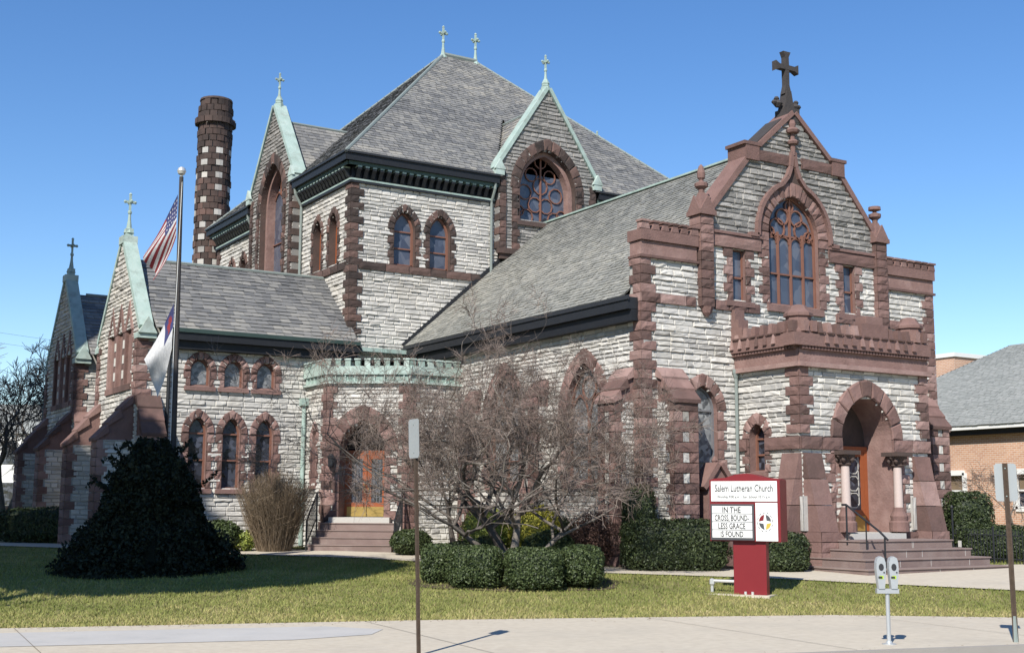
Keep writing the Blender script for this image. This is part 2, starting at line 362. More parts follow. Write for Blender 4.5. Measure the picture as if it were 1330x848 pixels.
def slates(mb, P0, U, V, poly, exp=.2, wid=.28, m=0, lift=.022, tone=(0, 1), holes=()):
    P0 = np.array(P0, float); U = np.array(U, float); V = np.array(V, float); N = np.cross(U, V); N /= np.linalg.norm(N)
    if N[2] < 0: N = -N
    pt = lambda u, v, d: tuple(P0+u*U+v*V+d*N)
    v = min(p[1] for p in poly); top = max(p[1] for p in poly); k = 0; band = .5
    while v < top-.01:
        h = min(exp, top-v); iv = scan(poly, v+h*.5)
        for hp in holes: iv = minus(iv, scan(hp, v+h*.5))
        band = min(1, max(0, band + R.uniform(-.18, .18)))
        for a, b in iv:
            mb.poly([pt(a, v, -.02), pt(b, v, -.02), pt(b, v+h, -.02), pt(a, v+h, -.02)], m, .3)
            u = a - (wid*.5 if k % 2 else 0)
            while u < b:
                wd = wid*R.uniform(.75, 1.25); x0, x1 = max(u, a), min(u+wd, b)
                if x1-x0 > .02:
                    l = lift*R.uniform(.5, 1.6); l2 = lift*R.uniform(.5, 1.6); vb = v - R.uniform(0, .025); g = .006
                    t = tone[0] + (tone[1]-tone[0])*min(1, max(0, .55*R.random()+.45*band))
                    A = [pt(x0+g, vb, l), pt(x1-g, vb, l2), pt(x1-g, v+h, 0.002), pt(x0+g, v+h, 0.002)]
                    mb.poly(A, m, t); mb.poly([pt(x0+g, vb, 0), pt(x1-g, vb, 0), A[1], A[0]], m, t)
                u += wd
        v += h; k += 1
def plane_roof(mb, e0, e1, t1, t0, **kw):
    """slate plane from its eave e0-e1 up to t0-t1 (3-D corners)"""
    e0, e1, t0, t1 = [np.array(q, float) for q in (e0, e1, t0, t1)]
    U = e1-e0; U /= np.linalg.norm(U); n = np.cross(U, (t0+t1)/2-e0); n /= np.linalg.norm(n); V = np.cross(n, U)
    if V[2] < 0: V = -V
    q = lambda p: (float((p-e0)@U), float((p-e0)@V))
    P = [q(e0), q(e1), q(t1), q(t0)]
    if 'cut' in kw: kw = dict(kw); kw['holes'] = [[q(np.array(p, float)) for p in kw.pop('cut')]]
    if np.linalg.norm(t0-t1) < 1e-6: P = P[:3]
    slates(mb, e0, U, V, P, **kw)

# ================================================================== THE CHURCH
church = thing('church', 'large grey stone church trimmed with brownstone under steep slate roofs', 'church', (24.0, 36.0, 0.2))
C = church
XN, XE, YF = 20.63, 32.32, 26.76              # nave flanks and front plane
CX = 26.47
fF = front(YF); fN = left(XN)
NB = -.1
# ---- front facade -------------------------------------------------
W_low = (22.72, 1.45, .50, 4.40, .66)
W_big = (CX-.14, 7.62, 1.0, 9.75, 1.18)
slitL = [(23.90, 7.60), (23.90, 9.08), (24.38, 9.08), (24.38, 7.60)]
slitR = [(28.36, 7.60), (28.36, 9.08), (28.84, 9.08), (28.84, 7.60)]
mb = MB()
stones(mb, fF, [(XN, NB), (XE, NB), (XE, 8.55), (29.95, 8.55), (29.95, 9.2), (22.85, 9.2), (22.85, 8.55), (XN, 8.55)], [hole(*W_low), hole(*W_big), slitL, slitR, [(25.2, 0), (25.2, 3.5), (27.7, 3.5), (27.7, 0)]])
mb.build('front_wall', [M['stone'], M['mortar']], C)
mb = MB()                                     # weathered gable over the frieze
stones(mb, fF, [(22.95, 9.2), (30.0, 9.2), (30.0, 9.95), (28.2, 12.0), (CX+.05, 13.5), (CX-.05, 13.5), (24.74, 12.0), (22.95, 9.95)], [hole(*W_big), slitL, slitR], tone=(0, .85))
mb.wbox(22.95, 30.0, YF+.5, YF+.6, 7.3, 9.95, 1); mb.prism([(22.95, YF+.5, 9.95), (30, YF+.5, 9.95), (CX, YF+.5, 13.3)], [(22.95, YF+.6, 9.95), (30, YF+.6, 9.95), (CX, YF+.6, 13.3)], 1)
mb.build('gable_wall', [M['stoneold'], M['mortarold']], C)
# corner quoins and string courses
mb = MB(); quoins(mb, fF, XN, 1, fN, YF, 1, NB, 7.27); quoins(mb, fF, XN, 1, fN, YF, 1, 7.27, 8.56); mb.build('corner_quoins', M['brown'], C)
mb = MB(); quoins(mb, fF, XE, -1, rightf(XE), YF, 1, NB, 7.27); quoins(mb, fF, XE, -1, rightf(XE), YF, 1, 7.27, 8.56); mb.build('corner_quoins', M['brown'], C)
for (a, b) in ((XN-.05, 22.5), (23.2, 24.9), (28.0, 29.6), (30.2, XE+.05)):
    mb = MB(); u = a
    while u < b-.01:
        wd = min(R.uniform(.5, .95), b-u); wd = b-u if b-u-wd < .25 else wd
        rough(mb, fF, u, u+wd, 7.27, 7.55, -.02, .085, 0, None, .04); u += wd
    mb.build('string_course', M['brown'], C)
for a, b in ((23.15, 25.0), (27.75, 29.7)):                # frieze over the slit windows
    mb = MB(); rough(mb, fF, a, b, 9.10, 9.48, -.02, .10); mb.box(fF, a, b, 9.485, 9.57, -.02, .14); mb.build('frieze', M['brown'], C)
mb = MB(); rough(mb, fF, 24.86, 26.2, 11.86, 12.2, -.02, .09); mb.build('gable_band', M['brown'], C); mb = MB(); rough(mb, fF, 26.72, 28.1, 11.86, 12.2, -.02, .09)
mb.build('gable_band', M['brown'], C)
for u0, u1 in ((23.90, 24.38), (28.36, 28.84)):
    mb = MB()
    for k in range(6):
        for s, uu in ((-1, u0), (1, u1)):
            L = .34 if k % 2 else .2; a = sorted((uu, uu+s*L)); rough(mb, fF, a[0], a[1], 7.56+k*.256, 7.56+(k+1)*.256, -.02, .07)
    mb.box(fF, u0-.3, u1+.3, 7.42, 7.575, -.02, .12)
    mb.build('slit_window_surround', M['brown'], C)
for u0, u1 in ((23.90, 24.38), (28.36, 28.84)):
    b = MB(); P = [(u0, 7.58), (u1, 7.58), (u1, 9.1), (u0, 9.1)]
    b.loft([fF.pt(*p, .03) for p in P], [fF.pt(*p, -.35) for p in P]); s = b.build('slit_window', M['brown'], C)
    g = MB(); g.poly([fF.pt(*p, -.11) for p in P]); g.build('glass', M['glassblue'], s)
    f = MB(); pathbar(f, fF, P+[P[0]], .09, -.105, -.06); bar(f, fF, (u0, 8.28), (u1, 8.28), .06, -.105, -.06); f.build('frame', M['framebrown'], s)
ws = window(C, fF, *W_big, t=.42, nv=17, style='great', glass='glassblue', depth=.16, jh=.27, sillh=.22)
mb = MB()                                     # ogee hood mould with finial
H = arc(W_big[0], W_big[3], W_big[2]+.47, W_big[4]+.46, 10)
L_ = [p for p in H if p[0] <= W_big[0]-.42]; R_ = [(2*W_big[0]-u, v) for u, v in L_]
L_ = [(L_[0][0]-.32, 9.60), (L_[0][0], 9.60)] + L_ + [(W_big[0]-.24, 11.52), (W_big[0]-.10, 11.85), (W_big[0]-.04, 12.3)]
R_ = [(2*W_big[0]-u, v) for u, v in L_]
for P in (L_, R_): pathbar(mb, fF, P, .12, .0, .17)
for (v0, v1, r) in ((12.2, 12.95, .07), (12.55, 12.68, .16), (12.9, 13.05, .19), (13.05, 13.3, .09)): mb.lathe(fF.pt(W_big[0], v0, .12), [(r, 0), (r*1.2, (v1-v0)/2), (r*.8, v1-v0)], 8)
mb.build('ogee_hood', M['brown'], C)
mb = MB()                                     # knob blocks down the big window jambs between white stones
mb.poly([fF.pt(W_big[0]-.42, 11.3, .06), fF.pt(W_big[0]+.42, 11.3, .06), fF.pt(W_big[0]+.06, 11.9, .06), fF.pt(W_big[0]-.06, 11.9, .06)])
mb.build('hood_infill', M['browndark'], C)
window(C, fF, *W_low, t=.34, nv=9, glass='glasspale', style='rail', depth=.17, jh=.26, frame='lead')
# gable coping with kneelers
mb = MB()
def coping(mb, fr, P, th, d0, d1, m=0, t=.5):
    for a, b in zip(P[:-1], P[1:]):
        dx, dy = b[0]-a[0], b[1]-a[1]; L = hypot(dx, dy); nx, ny = -dy/L*th, dx/L*th
        if ny < 0: nx, ny = -nx, -ny
        Q = [a, b, (b[0]+nx, b[1]+ny), (a[0]+nx, a[1]+ny)]
        mb.prism([fr.pt(*p, d0) for p in Q], [fr.pt(*p, d1) for p in Q], m, t)
for s in (-1, 1):
    mb = MB(); c = lambda du, v: (CX+s*du, v)
    coping(mb, fF, [c(3.42, 9.98), c(1.75, 11.96)], .17, -.65, .1)
    mb.box(fF, *sorted((CX+s*1.5, CX+s*2.02)), 11.84, 12.32, -.68, .13, 0, .3); mb.box(fF, *sorted((CX+s*1.4, CX+s*2.1)), 12.28, 12.38, -.7, .15, 0, .2)
    coping(mb, fF, [c(1.62, 12.1), c(.0, 13.52)], .15, -.65, .1, 0 if s < 0 else 0)
    mb.build('gable_coping', M['brown'], C)
mb = MB()
for s in (-1, 1): coping(mb, fF, [(CX+s*1.5, 12.37), (CX+s*.45, 13.29)], .06, -.66, .02)
mb.box(fF, CX-.24, CX+.24, 13.3, 13.72, -.5, .06)
mb.build('coping_cap', M['soot'], C)
mb = MB()                                     # stone cross on the gable
fX = front(YF+.25)
P = [(-.24, 13.68), (.24, 13.68), (.15, 13.98), (.09, 14.32), (-.09, 14.32), (-.15, 13.98)]
mb.prism([fX.pt(CX+u, v, -.14) for u, v in P], [fX.pt(CX+u, v, .14) for u, v in P])
for s in (-1, 1):
    for (du, dv, r) in ((.35, 13.88, .15), (.5, 13.95, .09), (.4, 14.07, .09)): mb.lathe(fX.pt(CX+s*du, dv-.1, 0), [(r*.5, 0), (r, r*.7), (r*.6, r*1.4)], 8)
for d in ((0, 0, 1), (1, 0, 0), (-1, 0, 0), (0, 0, -1)):
    l = .50 if d[2] == 1 else (.46 if d[2] == 0 else .85)
    q = [(.075, 0), (.07, l*.66), (.15, l), (-.15, l), (-.07, l*.66), (-.075, 0)]
    tr = (lambda a, b: (CX+a, 15.08+b*d[2])) if d[2] else (lambda a, b: (CX+b*d[0], 15.08+a))
    e_ = .09+.004*abs(d[0])+.002*(d[0] > 0)+.001*(d[2] > 0); mb.prism([fX.pt(*tr(a, b), -e_) for a, b in q], [fX.pt(*tr(a, b), e_) for a, b in q])
mb.build('gable_cross', M['soot'], C)
# pinnacles
for uc in (22.85, 29.93):
    mb = MB(); w2 = .24
    for k in range(10): rough(mb, fF, uc-w2, uc+w2, 7.3+k*.262, 7.3+(k+1)*.262, -.3, .2 , 0, None, .03)
    mb.box(fF, uc-.3, uc+.3, 9.93, 10.06, -.35, .27)
    b = [fF.pt(uc-.27, 10.06, -.3), fF.pt(uc+.27, 10.06, -.3), fF.pt(uc+.27, 10.06, .24), fF.pt(uc-.27, 10.06, .24)]
    tpt = [fF.pt(uc-.07, 10.62, -.1), fF.pt(uc+.07, 10.62, -.1), fF.pt(uc+.07, 10.62, .04), fF.pt(uc-.07, 10.62, .04)]
    mb.loft(b, tpt)
    P = [(uc-.27, 10.06), (uc+.27, 10.06), (uc, 10.5)]; mb.prism([fF.pt(*p, .2) for p in P], [fF.pt(*p, .26) for p in P])
    for f2 in (fF.side(uc-.27, -1), ): P = [(-.3, 10.06), (.24, 10.06), (-.03, 10.5)]; mb.prism([f2.pt(*p, -.03) for p in P], [f2.pt(*p, .03) for p in P])
    c = fF.pt(uc, 10.62, -.03); tall = uc < 26
    mb.lathe(c, [(.07, -.1), (.09, .08), (.19, .16), (.2, .26), (.07, .32), (.06, .36)] + ([(.11, .42), (.12, .56), (.07, .76), (.02, .82)] if tall else [(.2, .4), (.19, .5), (.05, .52)]), 10)
    mb.lathe(fF.pt(uc, 7.02, .12), [(.04, 0), (.13, .1), (.2, .28)], 8)
    mb.build('pinnacle', M['brown'], C)
# crenellated flank parapets
def parapet(fr, u0, u1, zb, h=.56, d0=-.5, d1=.14, sp=.33, name='parapet', mt='brown', ret=None):
    mb = MB(); mb.box(fr, u0, u1, zb, zb+h*.55, d0, d1)
    n = max(2, round((u1-u0)/sp)); s = (u1-u0)/n
    for k in range(n):
        a = u0+k*s+s*.18 if k else u0; b = u0+(k+1)*s-s*.18 if k < n-1 else u1
        mb.prism([fr.pt(a, zb+h*.55, d1-.2), fr.pt(b, zb+h*.55, d1-.2), fr.pt(b-.02, zb+h, d1-.2), fr.pt(a+.02, zb+h, d1-.2)],
                 [fr.pt(a-.02, zb+h*.55, d1+.01), fr.pt(b+.02, zb+h*.55, d1+.01), fr.pt(b-.04, zb+h*.92, d1+.02), fr.pt(a+.04, zb+h*.92, d1+.02)], 0, R.random())
        mb.box(fr, a-.02, b+.02, zb+h*.9, zb+h, d1-.22, d1+.05, 0, R.random())
    return mb
for u0, u1 in ((XN-.08, 22.58), (30.2, XE+.1)):
    mb = parapet(fF, u0, u1, 8.98)
    mb.box(fF, u0+.05, u1-.02, 8.56, 8.97, -.45, .07, 0, .8); mb.box(fF, u0-.02, u1+.02, 8.50, 8.57, -.45, .13, 0, .2)
    mb.build('parapet', M['brown'], C)
mb = MB(); mb.wbox(XN, 22.95, YF+.05, YF+.5, 7.0, 8.9); mb.build('parapet_core', M['mortar'], C); mb = MB(); mb.wbox(30.0, XE, YF+.05, YF+.5, 7.0, 8.9); mb.build('parapet_core', M['mortar'], C)
# ---- angle buttresses
def buttress(fr, u0, u1, dep, z0, zlow, zhigh, white=True, name='buttress'):
    mb = MB(); n = max(1, round((zlow-z0)/.27)); h = (zlow-z0)/n
    for k in range(n):
        t = .2 if k % 2 else .36
        if white and k % 2 and k > 1:
            w3 = (u1-u0)/3
            rough(mb, fr, u0, u0+w3*1.1, z0+k*h, z0+(k+1)*h, dep-t, dep, 0); rough(mb, fr, u1-w3*1.1, u1, z0+k*h, z0+(k+1)*h, dep-t, dep, 0)
            rough(mb, fr, u0+w3*1.1, u1-w3*1.1, z0+k*h, z0+(k+1)*h, dep-t, dep-.02, 1)
        else: rough(mb, fr, u0, u1, z0+k*h, z0+(k+1)*h, dep-t, dep, 0)
    mb.box(fr, u0+.04, u1-.04, z0, zlow, -.05, dep-.1, 2)
    for uu, sg in ((u0, -1), (u1, 1)):
        sf = fr.side(uu-sg*.035, sg); stones(mb, sf, [(0, z0), (dep-.25, z0), (dep-.25, zlow), (0, zlow)], m=1, mm=2, relief=.04)
        mb.poly([sf.pt(0, zlow, .0), sf.pt(dep, zlow, .0), sf.pt(0, zhigh, .0)], 0, .5)
    K = 3
    for k in range(K):                                       # weathering slabs, stepped
        f0, f1 = k/K, (k+1)/K
        d0, d1 = dep+.06-(dep)*f0, dep+.06-dep*f1; z_0, z_1 = zlow+(zhigh-zlow)*f0, zlow+(zhigh-zlow)*f1
        mb.prism([fr.pt(u0-.04, z_0-.05, d0), fr.pt(u0-.04, z_0+.05, d0+.02), fr.pt(u0-.04, z_1, d1), fr.pt(u0-.04, z_1-.25, d1-.05)],
                 [fr.pt(u1+.04, z_0-.05, d0), fr.pt(u1+.04, z_0+.05, d0+.02), fr.pt(u1+.04, z_1, d1), fr.pt(u1+.04, z_1-.25, d1-.05)], 0, R.random())
    mb.build(name, [M['brown'], M['stone'], M['mortar']], C)
buttress(fF, 21.1, 21.95, .75, NB, 4.55, 5.5); buttress(fN, 27.05, 27.85, .7, NB, 4.55, 5.5)
buttress(fN, 31.3, 32.05, .6, NB, 4.7, 5.5); buttress(fN, 35.3, 36.0, .5, NB, 4.7, 5.5)
buttress(rightf(XE), 26.9, 27.75, .75, NB, 4.2, 5.2); buttress(fF, 31.3, 32.1, .7, NB, 4.2, 5.2)
# ---- nave flank
WN = [(29.45, 2.45, .92, 4.35, 1.48), (33.88, 2.45, .92, 4.35, 1.48)]
mb = MB()
stones(mb, fN, [(YF, NB), (40.4, NB), (40.4, 6.9), (YF, 6.9)], [hole(*q) for q in WN], tone=(.1, 1))
mb.build('nave_wall', [M['stone'], M['mortar']], C)
for q in WN: window(C, fN, *q, t=.42, nv=9, style='lancets', glass='glasspale', frame='framebrown', depth=.2, sillh=.2, jm=True)
mb = MB(); mb.wbox(XN-.42, XN-.02, YF+.05, 40.2, 7.05, 7.38, 0); mb.wbox(XN-.3, XN+.02, YF+.05, 40.2, 6.74, 7.06, 0, .2); mb.wbox(XN-.46, XN-.40, YF, 40.2, 7.3, 7.42, 0, .9)
mb.build('nave_gutter', M['blackmetal'], C)
mb = MB(); rz = 12.78
plane_roof(mb, (XN-.42, YF+.45, 7.36), (XN-.42, 40.6, 7.36), (CX, 40.6, rz), (CX, YF+.45, rz), exp=.17, wid=.26)
plane_roof(mb, (XE+.42, YF+.45, 7.36), (XE+.42, 40.6, 7.36), (CX, 40.6, rz), (CX, YF+.45, rz), exp=.17, wid=.26)
mb.build('nave_roof', M['slatelight'], C)
mb = MB(); bar(mb, front(YF+.4), (CX-.15, rz), (CX+.15, rz), .06, 0, -13.7); mb.build('roof_ridge', M['copper'], C)
mb = MB(); mb.wbox(XE-.05, XE, YF, 40.5, NB, 7.3); mb.build('nave_wall', M['mortar'], C)
# step flashing where the nave roof climbs the crossing wall
# ---- entrance porch
XP0, XP1, YP = 24.02, 28.96, 24.32
fP = front(YP); fPL = left(XP0); fPR = rightf(XP1); PCX = 26.5
DOORH = outline(PCX, 1.1, .98, 3.62, 1.16, 10)
W_p = (25.95, 2.7, .30, 3.62, .40)
mb = MB()
stones(mb, fP, [(XP0, .9), (XP1, .9), (XP1, 5.5), (XP0, 5.5)], [outline(PCX, .5, 1.0, 3.62, 1.18, 10)])
stones(mb, fPL, [(YP, NB), (YF, NB), (YF, 5.5), (YP, 5.5)], [hole(*W_p)]); stones(mb, fPR, [(YP, NB), (YF, NB), (YF, 5.5), (YP, 5.5)])
mb.build('porch_wall', [M['stone'], M['mortar']], C)
mb = MB(); quoins(mb, fP, XP0, 1, fPL, YP, 1, 3.7, 5.48, h=.25); mb.build('porch_quoins', M['brown'], C)
mb = MB(); quoins(mb, fP, XP1, -1, fPR, YP, 1, 3.7, 5.48, h=.25); mb.build('porch_quoins', M['brown'], C)
mb = MB()
for s, u0, u1 in ((1, XP0-.06, PCX-1.0), (-1, PCX+1.0, XP1+.06)): mb = MB(); rough(mb, fP, u0, (u0+u1)/2, 3.28, 3.63, -.02, .1); rough(mb, fP, (u0+u1)/2, u1, 3.28, 3.63, -.02, .1); mb.build('porch_band', M['brown'], C)
for a, b in ((YP-.06, 25.6), (26.3, YF)): mb = MB(); rough(mb, fPL, a, b, 3.28, 3.63, -.02, .1); mb.build('porch_band', M['brown'], C)
mb = MB()
for k in range(4):
    rough(mb, fP, XP0-.1, PCX-1.05, .1+k*.25, .1+(k+1)*.25, -.02, .16); rough(mb, fP, PCX+1.05, XP1+.1, .1+k*.25, .1+(k+1)*.25, -.02, .16)
    rough(mb, fPL, YP-.1, YF, .1+k*.25, .1+(k+1)*.25, -.02, .14)
mb.build('porch_plinth', M['brown'], C)
# doorway: moulded arch, jambs, deep reveal
mb = MB(); voussoirs(mb, fP, PCX, 3.62, .98, 1.16, .44, 9, .1)
inner = outline(PCX, 1.05, .98, 3.62, 1.16, 12)
mb.loft([fP.pt(u, v, .02) for u, v in inner], [fP.pt(u, v, -1.0) for u, v in inner], 0, .8)
for s in (-1, 1):
    k = 0; v = 1.1
    while v < 3.2:
        a = sorted((PCX+s*1.28, PCX+s*(1.62 if k % 2 else 1.44))); rough(mb, fP, a[0], a[1], v, v+.262, -.02, .07); v += .262; k += 1
    a = sorted((PCX+s*.98, PCX+s*1.3)); mb.box(fP, a[0]+.004, a[1], 1.05, 3.25, -.35, .035, 0, .75)
mb.build('doorway_arch', M['brown'], C)
for s in (-1, 1):                             # granite columns with carved capitals
    c = fP.pt(PCX+s*1.02, 0, .16)
    mb = MB(); mb.lathe((c[0], c[1], 1.75), [(.125, 0), (.115, 1.12)], 14); col_ = mb.build('porch_column', M['pinkgranite'], C, True)
    mb = MB(); mb.lathe((c[0], c[1], 1.1), [(.27, 0), (.27, .25), (.22, .3), (.24, .42), (.17, .55), (.14, .66)], 14); mb.build('column_base', M['brown'], col_)
    mb = MB(); mb.lathe((c[0], c[1], 2.86), [(.13, 0), (.17, .04), (.15, .08), (.2, .18), (.27, .26), (.29, .3)], 12); mb.wbox(c[0]-.3, c[0]+.3, c[1]-.3, c[1]+.3, 3.16, 3.27)
    for i in range(10):
        a = i*2*pi/10; mb.lathe((c[0]+.21*cos(a), c[1]+.21*sin(a), 2.95+.1*(i % 2)), [(.02, 0), (.075, .06), (.05, .14)], 6)
    mb.build('column_capital', M['browndark'], col_)
dy = -.95
mb = MB(); mb.box(fP, PCX-.98, PCX+.98, 1.08, 3.45, dy-.06, dy-.01, 0, .3); mb.box(fP, PCX-.98, PCX-.88, 1.1, 3.42, dy, dy+.06); mb.box(fP, PCX+.86, PCX+.98, 1.1, 3.42, dy, dy+.06); mb.box(fP, PCX-.98, PCX+.98, 3.30, 3.46, dy, dy+.07)
do = mb.build('entrance_door', M['wood'], C)
for s in (-1, 1):
    mb = MB(); u0, u1 = sorted((PCX+s*.03, PCX+s*.85))
    mb.box(fP, u0, u0+.13, 1.14, 3.3, dy, dy+.05); mb.box(fP, u1-.13, u1, 1.14, 3.3, dy, dy+.05); mb.box(fP, u0+.13, u1-.13, 3.17, 3.3, dy, dy+.05); mb.box(fP, u0+.13, u1-.13, 1.5, 1.68, dy, dy+.05)
    lf = mb.build('door_leaf', M['wood'], do)
    mb = MB(); mb.box(fP, u0, u1, 1.1, 1.52, dy, dy+.06); mb.build('kick_plate', M['brass'], do)
    mb = MB(); mb.box(fP, u0+.12, u1-.12, 1.66, 3.18, dy, dy+.02); mb.build('door_glass', M['glass'], do)
    mb = MB(); uc = (u0+u1)/2
    for q in (1.95, 2.42, 2.9):
        pathbar(mb, fP, [(uc-.2, q-.1), (uc-.1, q-.2), (uc+.1, q-.2), (uc+.2, q-.1), (uc+.2, q+.1), (uc+.1, q+.2), (uc-.1, q+.2), (uc-.2, q+.1), (uc-.2, q-.1)], .025, dy+.02, dy+.035)
        bar(mb, fP, (uc-.2, q+.1), (uc-.2, q+.4), .025, dy+.02, dy+.035); bar(mb, fP, (uc+.2, q+.1), (uc+.2, q+.4), .025, dy+.02, dy+.035)
    mb.build('leaded_pattern', M['paleslab'], do)
    mb = MB(); mb.cyl(fP.pt(PCX+s*.09, 2.0, dy+.05), fP.pt(PCX+s*.09, 2.2, dy+.05), .02); mb.build('door_handle', M['brass'], do)
mb = MB(); mb.box(fP, PCX-.98, PCX+.98, 3.45, 4.8, dy-.1, dy-.02); mb.build('doorway_back', M['browndark'], C)
window(C, fPL, *W_p, t=.3, nv=7, glass='glass', style='rail', depth=.25, jh=.22, sillh=.16)
# porch frieze and battlements
mb = MB()
for fr, a, b in ((fP, XP0-.05, XP1+.05), (fPL, YP-.05, YF), (fPR, YP-.05, YF)):
    mb.box(fr, a, b, 5.60, 5.97, -.1, .10, 0, .75); mb.box(fr, a-.07, b+.05, 5.48, 5.605, -.1, .2, 0, .95); 
    n = int((b-a)/.115)
    for k in range(n): mb.box(fr, a+k*(b-a)/n+.015, a+(k+1)*(b-a)/n-.02, 5.95, 6.04, -.1, .2, 0, .3)
mb.build('porch_frieze', M['brown'], C)
mb = MB()
for fr, a, b, stp in ((fP, XP0+.55, XP1-.6, 0), (fPL, YP+.4, YF-.02, 1), (fPR, YP+.4, YF, 0)):
    mb.box(fr, a-.9 if fr is fP else a-.4, b+.65 if fr is fP else b, 6.04, 6.38, -.2, .24, 0, .5)
    n = max(3, round((b-a)/.36)); s = (b-a)/n
    for k in range(n):
        u = a+k*s
        mb.prism([fr.pt(u+.0, 6.38, .24), fr.pt(u+s*.54, 6.38, .24), fr.pt(u+s*.46, 6.72, .2), fr.pt(u+s*.08, 6.72, .2)], [fr.pt(u, 6.38, -.06), fr.pt(u+s*.54, 6.38, -.06), fr.pt(u+s*.46, 6.72, -.02), fr.pt(u+s*.08, 6.72, -.02)], 0, R.random())
        mb.box(fr, u-.02, u+s*.64, 6.40, 6.44, .2, .29, 0, .1); 
        mb.prism([fr.pt(u+s*.58, 6.14, .24), fr.pt(u+s*.98, 6.14, .24), fr.pt(u+s*.9, 6.4, .24), fr.pt(u+s*.66, 6.4, .24)], [fr.pt(u+s*.58, 6.14, .3), fr.pt(u+s*.98, 6.14, .3), fr.pt(u+s*.9, 6.4, .25), fr.pt(u+s*.66, 6.4, .25)], 0, R.random())
    if stp:
        for k, (za, zb) in enumerate(((6.382, 6.75), (6.752, 7.0), (7.002, 7.3))):
            mb.box(fr, YF-.5+k*.15, YF-.02, za, zb, -.15, .22-.01*k, 0, .5)
for cx_ in (XP0+.22, XP1-.35):                # corner turrets
    mb.lathe((cx_, YP-.02 + .2, 6.04), [(.42, 0), (.42, .42), (.36, .5), (.34, .8), (.40, .82), (.40, .9), (.27, 1.02), (.22, 1.12), (.05, 1.16)], 8, 0, .5)
    for i in range(8):
        a = i*pi/4+pi/8; mb.wbox(cx_+.4*cos(a)-.09, cx_+.4*cos(a)+.09, YP+.18+.4*sin(a)-.09, YP+.18+.4*sin(a)+.09, 6.42, 6.72, 0, R.random())
mb.box(fP, PCX-.3, PCX+.75, 6.382, 6.8, -.15, .262, 0, .4); mb.box(fP, PCX-.1, PCX+.55, 6.80, 7.02, -.15, .25, 0, .6)
mb.build('porch_battlement', M['brown'], C)
mb = MB(); mb.wbox(XP0+.1, XP1-.1, YP+.1, YF, 5.9, 6.05); mb.build('porch_roof', M['copperdark'], C)
# sloping corner buttresses of the porch
def splay(fr, u0, u1, dep, z0, z1, vx):
    mb = MB(); sg = 1 if vx > 0 else -1; st = 3
    for k in range(st):
        za, zb = z0+(z1-z0)*k/st, z0+(z1-z0)*(k+1)/st; da, db = dep*(1-k/st*.9), dep*(1-(k+1)/st*.9)
        mb.prism([fr.pt(u0, za, 0), fr.pt(u0, za, da), fr.pt(u0, zb-.02, db+.03), fr.pt(u0, zb-.02, 0)], [fr.pt(u1, za, 0), fr.pt(u1, za, da), fr.pt(u1, zb-.02, db+.03), fr.pt(u1, zb-.02, 0)], 0, R.random())
    return mb
for uc, sg in ((XP0, -1), (XP1, 1)):
    for fr, uu, s2 in ((fP, uc - sg*.35, 0), (fPL if sg < 0 else fPR, YP+.3, 0)):
        mb = splay(fr, uu-.32, uu+.32, .62, 1.12, 3.2, 1); 
        for q_ in range(4): rough(mb, fr, uu-.36, uu+.36, .06+q_*.265, .06+(q_+1)*.265, -.05, .66, 0)
        mb.build('porch_buttress', [M['brown'], M['stone']], C)
mb = MB(); rough(mb, fPL, YP-.17, YP-.03, 1.13, 2.05, -.03, .13, 0, .35); mb.build('pier_inset', M['stone'], C)
mb = MB(); rough(mb, fP, XP1-.84, XP1-.69, 1.13, 2.05, -.02, .14, 0, .35); mb.build('pier_inset', M['stone'], C)
mb = MB(); mb.box(fP, XP0+.5, XP0+.72, 2.2, 2.42, .02, .12); mb.build('plaque', M['blackmetal'], C)
# entrance steps
mb = MB(); zs = [.0, .25, .47, .69, .91]
for k in range(4):
    x0, x1, y0 = 23.72+.30*k, 29.05-.30*k, 21.85+.36*k
    mb.wbox(x0, x1, y0, YP-.05, -.2 if k == 0 else zs[k]+.002, zs[k+1]-.035, 0, .3+.1*k); mb.wbox(x0-.03, x1+.03, y0-.03, YP-.05, zs[k+1]-.033, zs[k+1], 0, .75)
    for xx in (x0+.9+.35*k, x0+2.6-.2*k, x0+3.9): mb.wbox(xx, xx+.014, y0-.004, y0+.1, zs[k]+.01, zs[k+1]-.036, 1)
es = mb.build('entrance_steps', [M['step'], M['paleslab']], C)
mb = MB(); mb.wbox(PCX-1.1, PCX+.95, YP-.45, YP-.06+.0, .912, 1.06); mb.wbox(PCX-.97, PCX+.97, YP-.055, YP+.95, .9, 1.075); mb.build('door_sill', M['paleslab'], C)
mb = MB(); X_ = 24.62
pp = [(X_, 22.0, .95), (X_, 22.25, 1.15), (X_, 23.35, 1.82), (X_, 23.5, 1.82)]
mb.tube(pp, .028); mb.cyl((X_, 22.1, .2), (X_, 22.1, 1.0), .024); mb.cyl((X_, 23.35, .8), (X_, 23.35, 1.82), .024); mb.cyl((X_, 22.7, .5), (X_, 22.7, 1.4), .018)
mb.build('step_handrail', M['blackmetal'], C)
# downspout on the front
mb = MB(); mb.tube([fF.pt(23.9, 5.4, .1), fF.pt(23.9, .3, .1)], .05); mb.lathe(fF.pt(23.9, 5.35, .1), [(.06, 0), (.11, .15), (.11, .25)], 8); mb.build('downspout', M['drain'], C)

